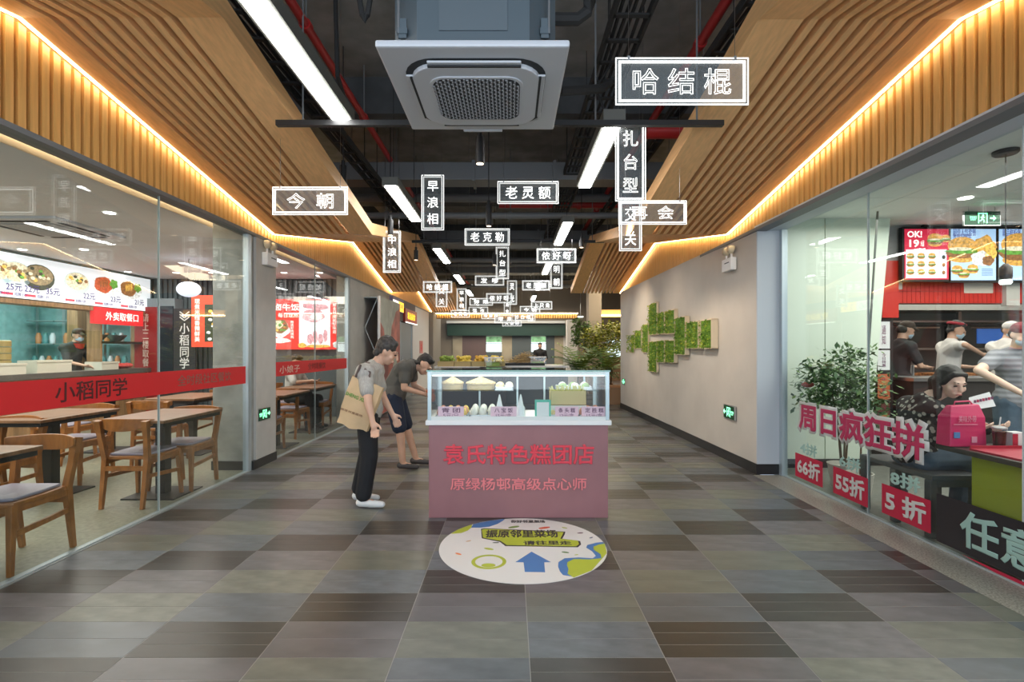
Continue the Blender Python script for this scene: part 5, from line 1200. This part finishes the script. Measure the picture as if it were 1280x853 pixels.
t, w_, h_ = screen('pale blue menu screen showing a large chicken burger and drumsticks', 1188, 1245, 286, 351, 6.2, sky_)
text('超值人气套餐', .1, snk, t, 'lettering', (-w_*.2, -.006, h_*.43), .002, width=w_*.5); text('美味鸡腿堡', .06, snk, t, 'lettering', (-w_*.25, -.006, h_*.36), .002, width=w_*.4)
burger(t, -w_*.25, h_*.08, .55); clip_disc('drumstick_print', w_*.24, h_*.14, .13, .14, foodc['bun'], 2, t, wob=.12); clip_disc('drumstick_print', w_*.36, h_*.03, .07, .12, foodc['gold'], 3, t, wob=.1); clip_disc('fries_print', w_*.15, -h_*.08, .12, .09, foodc['white'], 3, t, wob=.12); clip_disc('rib_print', w_*.3, -h_*.12, .07, .06, foodc['brown'], 4, t, wob=.1)
for x, z in ((-.33, -.3), (-.2, -.37), (-.02, -.28)): burger(t, w_*x*1.1, h_*z, .2)
for i in range(5): MB().box(w_*.18, w_*.42, -.006, -.004, -h_*.28-h_*.03*i, -h_*.27-h_*.03*i).build('price_line', snk, t)
t, w_, h_ = screen('rightmost pale blue menu screen with a burger, cut by the photo edge', 1248, 1305, 286, 351, 6.2, sky_)
text('新品鲜虾堡', .1, snk, t, 'lettering', (-w_*.22, -.006, h_*.42), .002, width=w_*.4); burger(t, -w_*.05, h_*.08, .7)
for i in range(5): MB().box(-w_*.4, -w_*.2, -.006, -.004, -h_*.28-h_*.03*i, -h_*.27-h_*.03*i).build('price_line', snk, t)
# pendant
t = E('pendant_lamp', 'dark pendant lamp on a thin rod hanging in front of the menu screens', 'pendant lamp', (X(1257, 3.88), 3.88, 2.87))
MB().lathe([(.07, -.03), (.08, -.02), (.08, 0)], n=20).build('canopy', black, t); zl = Z(330, 3.88)-2.87
MB().tube([(0, 0, -.03), (0, 0, zl)], .004, 6).build('rod', black, t); MB().lathe([(.035, zl-.12), (.04, zl-.1), (.04, zl-.03), (.015, zl)], n=16).build('shade', M('shade_dark', (.05, .04, .04), .4), t); MB().lathe([(.032, zl-.155), (.04, zl-.14), (.034, zl-.12)], n=16).build('bulb', M('bulb', (.9, 1, .95), emit=1.5, nosample=True), t)
o = MB().lathe([(.06, -.004), (.06, 0)], n=16).build('downlight', dlm, None, loc=(X(1207, 5.1), 5.1, 2.871)); tag(o, 'small round downlight in the burger shop ceiling', 'downlight')
o = MB().lathe([(.02, -.05), (.05, -.03), (.015, 0)], n=10).build('ceiling_sprinkler', steel, None, loc=(X(1172, 6.0), 5.6, 2.872)); tag(o, 'sprinkler head under the burger shop ceiling left of the exit sign', 'sprinkler')
# kitchen front
rtile = M('red_tile', (.60, .03, .02), .3)
t = S('wall_kitchen_front')
gx0, gx1 = X(1112, 6.35), 9.4
MB().box(gx0, gx1, 6.37, 6.5, 1.93, 2.872).build('backing', M('grout_red', (.3, .1, .08), .7), t)
mb = MB(); x = gx0
while x < 8.3:
    for j in range(2): mb.box(x+.003, x+.052, 6.355, 6.37, 1.935+.145*j, 2.075+.145*j)
    x += .055
mb.build('red_tiles', rtile, t, kind='stuff')
MB().box(4.22, gx0+.12, 6.3, 6.42, 2.1, 2.872).build('post_head', M('head_grey', (.4, .38, .36), .6), t)
MB().box(gx0-.12, gx0+.02, 6.32, 6.5, 0, 1.93).build('post', black, t)
MB().box(gx0-.14, gx0+.06, 6.28, 6.33, 1.75, 2.45).build('red_post', rtile, t)
MB().box(X(1258, 6.3), X(1275, 6.3), 6.3, 6.37, 1.9, 2.2).build('beige_post', M('beige_wall'), t)
o = E('paper_notice', 'blank cream notice under the menu screens', 'notice', (X(1229, 6.3), 6.355, Z(360, 6.3))); MB().box(-.19, .17, -.004, 0, -.06, .08).build('sheet', M('cream_sheet', (.7, .6, .5), .6), o)
for (py0, py1, cm, s, lab) in ((402, 436, cwh, '通知', 'upper white notice on the post left of the burger kitchen'), (438, 463, cwh, '今日\n特惠', 'lower white notice on the post left of the burger kitchen'), (468, 500, M('poster_orange', (.5, .12, .05), .5), '热卖', 'orange brown food poster on the post left of the kitchen'), (505, 545, M('poster_dark', (.15, .04, .04), .5), '', 'dark poster lowest on the post left of the kitchen')):
    z = Z((py0+py1)/2, 6.28); h_ = (py1-py0)/640*6.28
    t = E('paper_notice', lab, 'notice', (X(1106, 6.3), 6.316, z)); MB().box(-.075, .075, 0, .004, -h_/2, h_/2).build('sheet', cm, t)
    if s: text(s.replace('\n', ''), .06, ink, t, 'lettering', (0, -.002, 0), .001, vertical=True, height=h_*.7, width=.05)
    if cm is not cwh: clip_disc('food_print', 0, h_*.1, .05, .05, foodc['brown'], 0, t)
t = E('service_counter', 'dark service counter of the burger shop', 'counter', (gx0, 6.1, 0))
MB().box(.1, 4.6, 0, .5, 0, .98).build('front', M('counter_dark', (.03, .025, .025), .5), t); MB().box(.08, 4.62, -.03, .52, .98, 1.02).build('worktop', steel, t)
t = E('kitchen_shelving', 'steel kitchen shelving with dark ovens behind the staff', 'kitchen shelving', (gx0, 8.0, 0))
for z in (.9, 1.35, 1.78, 2.1): MB().box(.0, 4.6, 0, .4, z, z+.03).build('shelf', steel, t)
for x in (.0, 1.15, 2.3, 3.4, 4.5): MB().box(x, x+.05, 0, .05, 0, 2.4).build('post', steel, t)
for i, x in enumerate((.15, 1.25, 2.4, 3.5)):
    o = MB().box(x, x+.85, .02, .4, 1.385, 1.74).build('oven', M('oven_dark', (.03, .032, .035), .2), t, bevel=.01); MB().tube([(x+.1, 0, 1.7), (x+.75, 0, 1.7)], .012, 6).build('handle', steel, o)
MB().box(2.6, 3.2, .0, .02, 1.45, 1.68).build('blue_display', M('disp_blue', (.03, .1, .35), emit=.5, nosample=True), t)
t = E('extractor_hood', 'steel extractor hood over the burger kitchen', 'hood', (gx0+.6, 7.7, 1.95)); MB().hexa([(0, 0, 0), (3.4, 0, 0), (3.4, .7, 0), (0, .7, 0), (.3, .25, .4), (3.1, .25, .4), (3.1, .7, .4), (.3, .7, .4)]).build('hood_body', M('hood_grey', (.14, .14, .13), .5, .3), t)
MB().box(1.3, 2.2, .3, .7, .4, .9).build('flue', steel, t)
t = E('prep_counter', 'steel prep counter with warm food trays in the burger kitchen', 'counter', (gx0, 7.35, 0)); MB().box(.3, 4.4, 0, .4, 0, .93).build('cabinet', steel, t); MB().box(.28, 4.42, -.02, .42, .93, .96).build('worktop', steel, t)
for i in range(7):
    o = MB().box(0, .28, 0, .3, 0, .05).build('food_pan', M('food_warm', (.55, .22, .08), .5, var=.5, vs=30), None, loc=(gx0+.5+.45*i, 7.4, .962)); tag(o, '%s pan of fried food from the left on the steel prep counter' % ('first', 'second', 'third', 'fourth', 'fifth', 'sixth', 'last')[i], 'food pan', 'food pans on the burger prep counter')
# staff
whs = M('white_uniform', (.72, .68, .65), .8); aprn = M('apron_black', (.02, .022, .025), .8)
def staff(px, Y, label, top, face, **k):
    t = E('person', label, 'person', (X(px, Y), Y, 0), 0)
    a = k.pop('wr', (.28, -.1, 1.12)); b_ = k.pop('wl', (.28, .1, 1.12)); er = k.pop('er', (.08, -.25, 1.14)); el = k.pop('el', (.08, .25, 1.14)); rz = k.pop('rz', 0)
    t.rotation_euler = (0, 0, rz)
    person(t, dict(head=(.08, 0, 1.62), neck=(.02, 0, 1.47), chest=(0, 0, 1.3), waist=(-.02, 0, 1.07), hip_l=(-.02, .08, .93), hip_r=(-.02, -.08, .93), kn_l=(-.01, .09, .5), kn_r=(-.01, -.09, .5), an_l=(-.02, .09, .1), an_r=(-.02, -.09, .1), sh_l=(.0, .17, 1.39), sh_r=(.0, -.17, 1.39), el_l=el, el_r=er, wr_l=b_, wr_r=a), top, blackm, face=face, vox=.013, mask=True, **k)
    return t
t = staff(1125, 6.9, 'kitchen worker in black apron and dark cap, leftmost in the burger kitchen', aprn, (.9, -.2, -.35), cap=M('cap_dark'), sleeve=.7)
for i in range(4): MB().box(.1, .115, -.1+.05*i, -.07+.05*i, .9, 1.15).build('apron_stripe', whs, t)
staff(1187, 6.9, 'kitchen worker in white tee with a red headband and raised arm', whs, (.8, -.4, -.45), sleeve=.7, er=(.0, -.38, 1.42), wr=(.25, -.22, 1.30), rz=-.3)
t = bpy.data.objects[-1] if False else [o for o in C.objects if o.name.startswith('person') and o.get('label', '').startswith('kitchen worker in white tee')][0]
MB().tube([(.08+.09*math.cos(a), .085*math.sin(a), 1.70-.02*math.cos(a)) for a in [2*PI*i/16 for i in range(17)]], .018, 8).build('headband', M('headband_red', (.45, .03, .05), .8), t)
staff(1256, 7.0, 'kitchen worker in a white cap behind the striped shirt customer', whs, (-.2, -.95, -.3), cap=M('cap_white', (.75, .72, .7), .8), sleeve=.7, rz=-PI/2+PI/2)
gs = bpy.data.materials.new('grey_stripe'); gs.use_nodes = True; nt = gs.node_tree; wv = nt.nodes.new('ShaderNodeTexWave'); wv.bands_direction = 'Z'; wv.inputs['Scale'].default_value = 6; tc = nt.nodes.new('ShaderNodeTexCoord'); rp = nt.nodes.new('ShaderNodeValToRGB'); rp.color_ramp.elements[0].color = (.18, .18, .2, 1); rp.color_ramp.elements[1].color = (.34, .34, .37, 1)
nt.links.new(tc.outputs['Object'], wv.inputs['Vector']); nt.links.new(wv.outputs['Fac'], rp.inputs[0]); nt.links.new(rp.outputs[0], nt.nodes['Principled BSDF'].inputs['Base Color']); nt.nodes['Principled BSDF'].inputs['Roughness'].default_value = .85
t = E('person', 'customer in a grey striped shirt, dark red cap and blue mask leaning at the counter', 'person', (X(1270, 5.0), 5.0, 0), 0)
person(t, dict(head=(-.06, -.12, 1.50), neck=(-.02, -.03, 1.36), chest=(0, 0, 1.18), waist=(.02, .03, .96), hip_l=(.1, .03, .84), hip_r=(-.06, .03, .84), kn_l=(.1, .02, .46), kn_r=(-.07, .02, .46), an_l=(.1, .04, .1), an_r=(-.08, .04, .1), sh_l=(.18, 0, 1.28), sh_r=(-.19, 0, 1.28), el_l=(.26, -.05, 1.02), el_r=(-.44, -.08, 1.16), wr_l=(.2, -.2, .95), wr_r=(-.2, -.22, .97)), gs, M('jeans'), sleeve=.55, face=(-.2, -.9, -.35), vox=.011, mask=True, cap=M('cap_red', (.16, .02, .03), .8), sk=skin2, fat=1.15, shoe=(0, -1, 0))
# ================================================================== FAR LEFT: pop-up display, shop signs
t = E('popup_display', 'folding pop-up display wall with a red and grey painted picture, left of the shoppers', 'display stand', (-2.62, 11.1, 0))
pm = M('pic_red', (.42, .12, .09), .6, var=.4, vs=3); pm2 = M('pic_grey', (.34, .36, .30), .6, var=.2, vs=4)
MB().box(0, .02, -.9, .95, .05, 2.42).build('picture', pm, t)
def xprism(name, pts, m, th): return MB().prism(pts, .02, .02+th, 'x').build(name, m, t)
xprism('grey_shape', [(-.85, 2.42), (-.85, 1.9), (-.6, 1.78), (-.45, 1.5), (-.2, 1.42), (.0, 1.55), (.1, 1.85), (.3, 2.0), (.5, 2.2), (.9, 2.3), (.9, 2.42)], pm2, .003)
xprism('grey_shape', [(.2, .9), (.35, 1.2), (.6, 1.15), (.7, .8), (.5, .5), (.3, .6)], pm2, .003); xprism('dark_shape', [(-.8, 1.1), (-.5, 1.3), (-.2, 1.0), (-.3, .5), (-.7, .6)], M('pic_dark', (.2, .06, .05), .6), .003)
MB().box(-.01, .03, -.96, -.9, .05, 2.42).build('edge_strip', cwh, t)
for z0, z1, f in ((.1, .65, 1), (.65, 1.2, -1), (1.2, 1.78, 1), (1.78, 2.38, -1)):
    MB().tube([(-.02, -.93, z0 if f > 0 else z1), (-.27, -.93, z1 if f > 0 else z0)], .009, 6).build('lattice_bar', alu, t)
    MB().tube([(-.02, .9, z0 if f > 0 else z1), (-.27, .9, z1 if f > 0 else z0)], .009, 6).build('lattice_bar', alu, t)
MB().box(-.28, 0, -.95, .95, 2.38, 2.4).build('top_frame', alu, t); MB().box(-.28, 0, -.95, .95, .03, .05).build('base_frame', alu, t)
t = E('shop_sign', 'projecting lit shop sign, white blue and yellow, above the pop-up display', 'shop sign', (-2.82, 12.9, 2.47), PI/2)
MB().box(-.62, .62, 0, .12, -.17, .17).build('case', M('sign_purple', (.1, .08, .2), .5), t)
MB().box(-.60, .0, -.006, 0, -.15, .09).build('white_face', M('lit_white'), t); MB().box(.0, .60, -.006, 0, -.15, .09).build('yellow_face', M('lit_yellow', (1, .6, .02), emit=1, nosample=True), t)
text('点心', .2, M('print_blue'), t, 'lettering', (-.3, -.008, -.03), .003, width=.4, height=.16); text('生鲜', .2, M('poster_red'), t, 'lettering', (.3, -.008, -.03), .003, width=.4, height=.16)
t = E('shop_sign', 'dark red shop header over the grey door', 'shop sign', (-2.82, 14.6, 2.26), PI/2)
MB().box(-.85, .85, 0, .1, -.16, .2).build('case', M('header_red', (.38, .03, .02), .5), t); text('粮油副食', .2, M('lit_yellow'), t, 'lettering', (0, -.004, .02), .003, width=1.1, height=.2); MB().box(-.85, .85, -.02, .0, -.19, -.16).build('light_strip', M('lit_white'), t)
t = E('paper_notice', 'pink square poster on the off white wall beyond the grey door', 'notice', (-2.893, 16.6, 1.42), PI/2); MB().box(-.3, .3, -.005, 0, -.2, .2).build('sheet', M('poster_pink', (.6, .22, .2), .6), t); text('福', .3, red, t, 'lettering', (0, -.008, 0), .002, width=.25, height=.25)
# ================================================================== FAR END: green shopfront, market stalls, worker, plants
FY = 22
t = S('wall_end')
MB().box(-9.5, 9.5, FY, FY+.2, 0, 4.5).build('wall_surface', M('end_wall', (.24, .2, .16), .8), t)
def FX(px): return X(px, FY)
def FZ(py): return Z(py, FY)
MB().box(FX(560), FX(706), FY-.3, FY, FZ(420), FZ(406)).build('green_header', M('green_header', (.012, .045, .033), .4), t)
MB().box(FX(560), FX(705), FY-.5, FY, FZ(405), FZ(402)).build('grey_eave', M('eave', (.5, .5, .5), .4), t)
tan = M('tan_tile', (.40, .34, .25), .6, var=.15, vs=2); drk = M('door_plum', (.15, .10, .10), .5); drk2 = M('door_slate', (.10, .12, .13), .5)
for a, b_, m_ in ((566, 578, tan), (578, 608, drk), (627, 640, tan), (640, 664, drk2), (693, 704, tan), (682, 693, drk2), (704, 712, M('off_white'))): MB().box(FX(a), FX(b_), FY-.06, FY, 0, FZ(420)).build('wall_panel', m_, t)
for n_, (a, b_) in enumerate(((608, 627), (664, 682))):
    q = S('window_%d' % (4+n_), (0, FY-.08, 0))
    MB().box(FX(a), FX(b_), 0, .04, FZ(440), FZ(421)).build('glass_pane', M('window_day', (.75, .9, .95), emit=1.0), q)
    MB().box(FX(a), FX(b_), -.01, .0, FZ(430), FZ(429)).build('window_bar', alu, q); MB().box(FX(a), FX(b_), -.012, -.002, FZ(428), FZ(421)).build('green_view', M('view_green', (.2, .4, .2), emit=.6, var=.6, vs=3), q)
    MB().box(FX(a), FX(b_), -.02, .05, 0, FZ(440)).build('lower_panel', drk2, q)
MB().box(FX(712), FX(775)+1, FY-.08, FY, 0, FZ(440)).build('planting_wall', M('warm_brown', (.30, .18, .10), .7), t)
q = S('window_6', (0, FY-.1, 0)); MB().box(FX(757), FX(785), 0, .04, FZ(446), FZ(425)).build('glass_pane', M('window_day'), q)
# square pillar and white wall pieces on the right
MB().box(X(736, 15.5), X(752, 15.5), 15.5, 16.0, 0, 4.5).build('pillar_far', M('pillar_tan', (.42, .34, .27), .7), None, kind='structure')
MB().box(X(709, 18), X(722, 18), 18, 18.4, 0, Z(400, 18)).build('pillar_far', M('off_white'), None, kind='structure')
MB().box(9.4, 9.5, 8.6, FY, 0, 4.5).build('wall_garden', M('warm_brown'), None, kind='structure'); MB().box(3.1, 9.5, 8.6, FY, 4.5, 4.6).build('ceiling_garden', voidm, None, kind='structure'); MB().box(-9.5, -3.1, 10.45, FY, 4.5, 4.6).build('ceiling_side', voidm, None, kind='structure')
MB().box(2.9, 9.5, 11.88, 11.95, 0, 2.9).build('wall_garden_side', M('beige_wall'), None, kind='structure')
wk = M('worker_black', (.012, .012, .014), .8)
t = E('person', 'distant worker in black before the far right window', 'person', (X(675, 19), 19.0, 0), 0)
person(t, dict(head=(0, 0, 1.47), neck=(0, 0, 1.34), chest=(0, 0, 1.17), waist=(0, 0, .95), hip_l=(.08, 0, .82), hip_r=(-.08, 0, .82), kn_l=(.09, 0, .45), kn_r=(-.09, 0, .45), an_l=(.09, 0, .1), an_r=(-.09, 0, .1), sh_l=(.17, 0, 1.25), sh_r=(-.17, 0, 1.25), el_l=(.24, -.05, 1.0), el_r=(-.24, -.05, 1.0), wr_l=(.15, -.2, .9), wr_r=(-.15, -.2, .9)), wk, wk, sleeve=.9, face=(0, -1, -.2), vox=.018, shoe=(0, -1, 0), eyes=False)
def stall(x, y, w_, d_, h_, label, m_):
    t = E('market_stall', label, 'market stall', (x, y, 0)); MB().box(-w_/2, w_/2, 0, d_, 0, h_-.05).build('cabinet', m_, t); MB().box(-w_/2-.03, w_/2+.03, -.03, d_+.03, h_-.05, h_).build('top', cwh, t); return t
stall(-1.0, 12.0, 1.5, 1.0, .95, 'market stall of fruit behind the glass showcase, on the left', M('counter_dark')); stall(.62, 12.6, 1.6, 1.0, .95, 'market stall of dried noodles behind the showcase, on the right', M('stall_slate', (.08, .09, .09), .5))
prod = [M('mango', (.75, .45, .06), .5), M('lemon', (.8, .62, .1), .5), M('cabbage', (.28, .42, .08), .6), M('tomato', (.6, .12, .05), .4)]
for i in range(4):
    for j in range(2):
        x = -1.52+.40*i; y = 12.2+.42*j; k = 2 if i == 0 else random.choice((0, 1, 0))
        m = MB(); o = E('fruit_crate', 'crate piled with %s on the left market stall, %s row, %s from the left' % (('cabbage', 'yellow fruit')[k != 2], ('front', 'back')[j], ('first', 'second', 'third', 'fourth', 'fifth')[i]), 'crate', (x, y, .95), 0, 'produce crates on the market stall')
        MB().box(-.19, .19, -.19, .19, 0, .015).box(-.19, .19, -.19, -.175, .015, .12).box(-.19, .19, .175, .19, .015, .12).box(-.19, -.175, -.175, .175, .015, .12).box(.175, .19, -.175, .175, .015, .12).build('crate_body', kraft, o)
        for q in range(26): m.ell((random.uniform(-.13, .13), random.uniform(-.13, .13), .08+random.uniform(0, .14)*(1)), (.05, .045, .042), 7, 5)
        m.build('fruit_heap', prod[k], o, kind='stuff')
t = E('noodle_tray', 'heap of straw coloured dried noodles on a black tray', 'noodle tray', (.35, 12.7, .95)); MB().box(-.5, .5, -.1, .5, 0, .06).build('tray', black, t); m = MB()
for i in range(500):
    a = random.uniform(0, 6.28); r = random.random(); x = .45*r*math.cos(a); z = .08+(1-r)*.26*random.random(); m.bar((x, .2+.25*r*math.sin(a), z), (x+random.uniform(-.16, .16), .2+.25*r*math.sin(a)+random.uniform(-.05, .05), z+random.uniform(-.04, .05)), .012, .006)
m.build('noodles', straw, t, kind='stuff')
for x, lab in ((-.02-.38, 'glass topped scale case left of the noodle heap'), (.68, 'glass topped case right of the noodle heap')):
    t = E('glass_box', lab, 'glass case', (x, 11.75 if x < 0 else 12.3, .95) if False else (x, 12.25 if x < 0 else 12.62, .95)); 
    if x < 0: t.location.y = 11.7; 
    MB().box(-.2, .2, 0, .25, 0, .2).build('case_glass', G_CASE, t); MB().box(-.21, .21, -.01, .26, .2, .22).build('rim', cwh, t); MB().box(-.15, .15, .05, .2, .01, .1).build('goods', prod[2], t)
    if x < 0: tag(MB().box(-.3, .3, -.1, .35, 0, .945).build('plinth', M('counter_dark'), None, loc=(x, 11.7, 0)), 'dark plinth carrying the scale case', 'plinth')
def palm(loc, h, nf, L, label, ms):
    t = E('potted_palm', label, 'potted plant', loc); MB().lathe([(.16, 0), (.22, .35), (.24, .38), (.2, .38), (.18, .33)], n=18).build('pot', M('pot_clay', (.35, .18, .1), .7), t)
    MB().tube([(0, 0, .3), (.02, 0, h)], .035, 8, r2=.02).build('stem', M('palm_stem', (.18, .16, .06), .8), t)
    for i in range(nf):
        a = 2*PI*i/nf+random.random()*.5; el = random.uniform(.35, 1.25); m = MB(); pts = []
        d = Vector((math.cos(a)*math.cos(el), math.sin(a)*math.cos(el), math.sin(el)))
        p = Vector((.02, 0, h)); n = 9
        for k in range(n+1): pts.append(p.copy()); p = p + d*L/n; d = (d + Vector((0, 0, -.13))).normalized()
        m.tube(pts, .006, 4)
        for k in range(1, n+1):
            tdir = (pts[k]-pts[k-1]).normalized(); s = tdir.cross(Vector((0, 0, 1))).normalized(); lw = L*.34*math.sin(PI*min(.95, k/n*.8+.12))
            for sg in (-1, 1):
                e = pts[k] + s*sg*lw + tdir*lw*.5 + Vector((0, 0, -.05)); m.add([pts[k]-tdir*.03, e, pts[k]+tdir*.035], [(0, 1, 2)])
        m.sm = False; m.build('frond', random.choice(ms), t)
lm = [M('frond_dark', (.07, .15, .03), .5), M('frond_pale', (.20, .27, .04), .5), M('frond_mid', (.12, .20, .04), .5)]  # foliage greens, each frond picks one at random
palm((X(722, 13.4), 13.4, 0), .75, 16, .95, 'palm with upright fronds left of the tan pillar', lm)
palm((X(756, 13.0), 13.0, 0), .85, 14, .9, 'palm with spreading fronds right of the tan pillar', lm)
palm((X(737, 17.4), 14.6, 0), .6, 10, .7, 'low palm with dark fronds behind the two larger palms', lm[:1])
yl = (M('leaf_yellow', (.42, .40, .04), .6), M('leaf_olive', (.20, .24, .04), .6))
leafplant((X(762, 14.2), 14.2, 0), 2.35, .62, 5, 'tall yellow green tree in a pot beyond the end of the beige wall', .3, 2600, .11, yl, 'potted tree', 'potted_tree')
leafplant((X(727, 15.2), 15.2, 0), 2.5, .22, 2, 'slim climbing green plant against the tan pillar', .2, 1100, .1, (lm[0], lm[2]), 'potted plant')
t = E('planter_bench', 'orange brown timber planter bench beyond the end of the beige wall', 'bench', (3.1, 12.5, 0))
for i in range(4): MB().box(-.9, .9, .1*i, .1*i+.09, .42, .46).build('seat_plank', M('bench_plank', (.48, .22, .09), .5), t)
MB().box(-.85, .85, .02, .36, 0, .42).build('plinth', M('warm_brown'), t)
o = MB().box(-3, 2.9, .0, .05, 0, .04).build('light_tube', M('case_light'), None, loc=(-.0, 20.4, 2.62)); tag(o, 'long white light tube over the dark green shopfront', 'ceiling lamp')
for x in (-2.9, 2.8): MB().tube([(x, .02, .04), (x, .02, 1.88)], .01, 5).build('hanger_rod', steel, o)
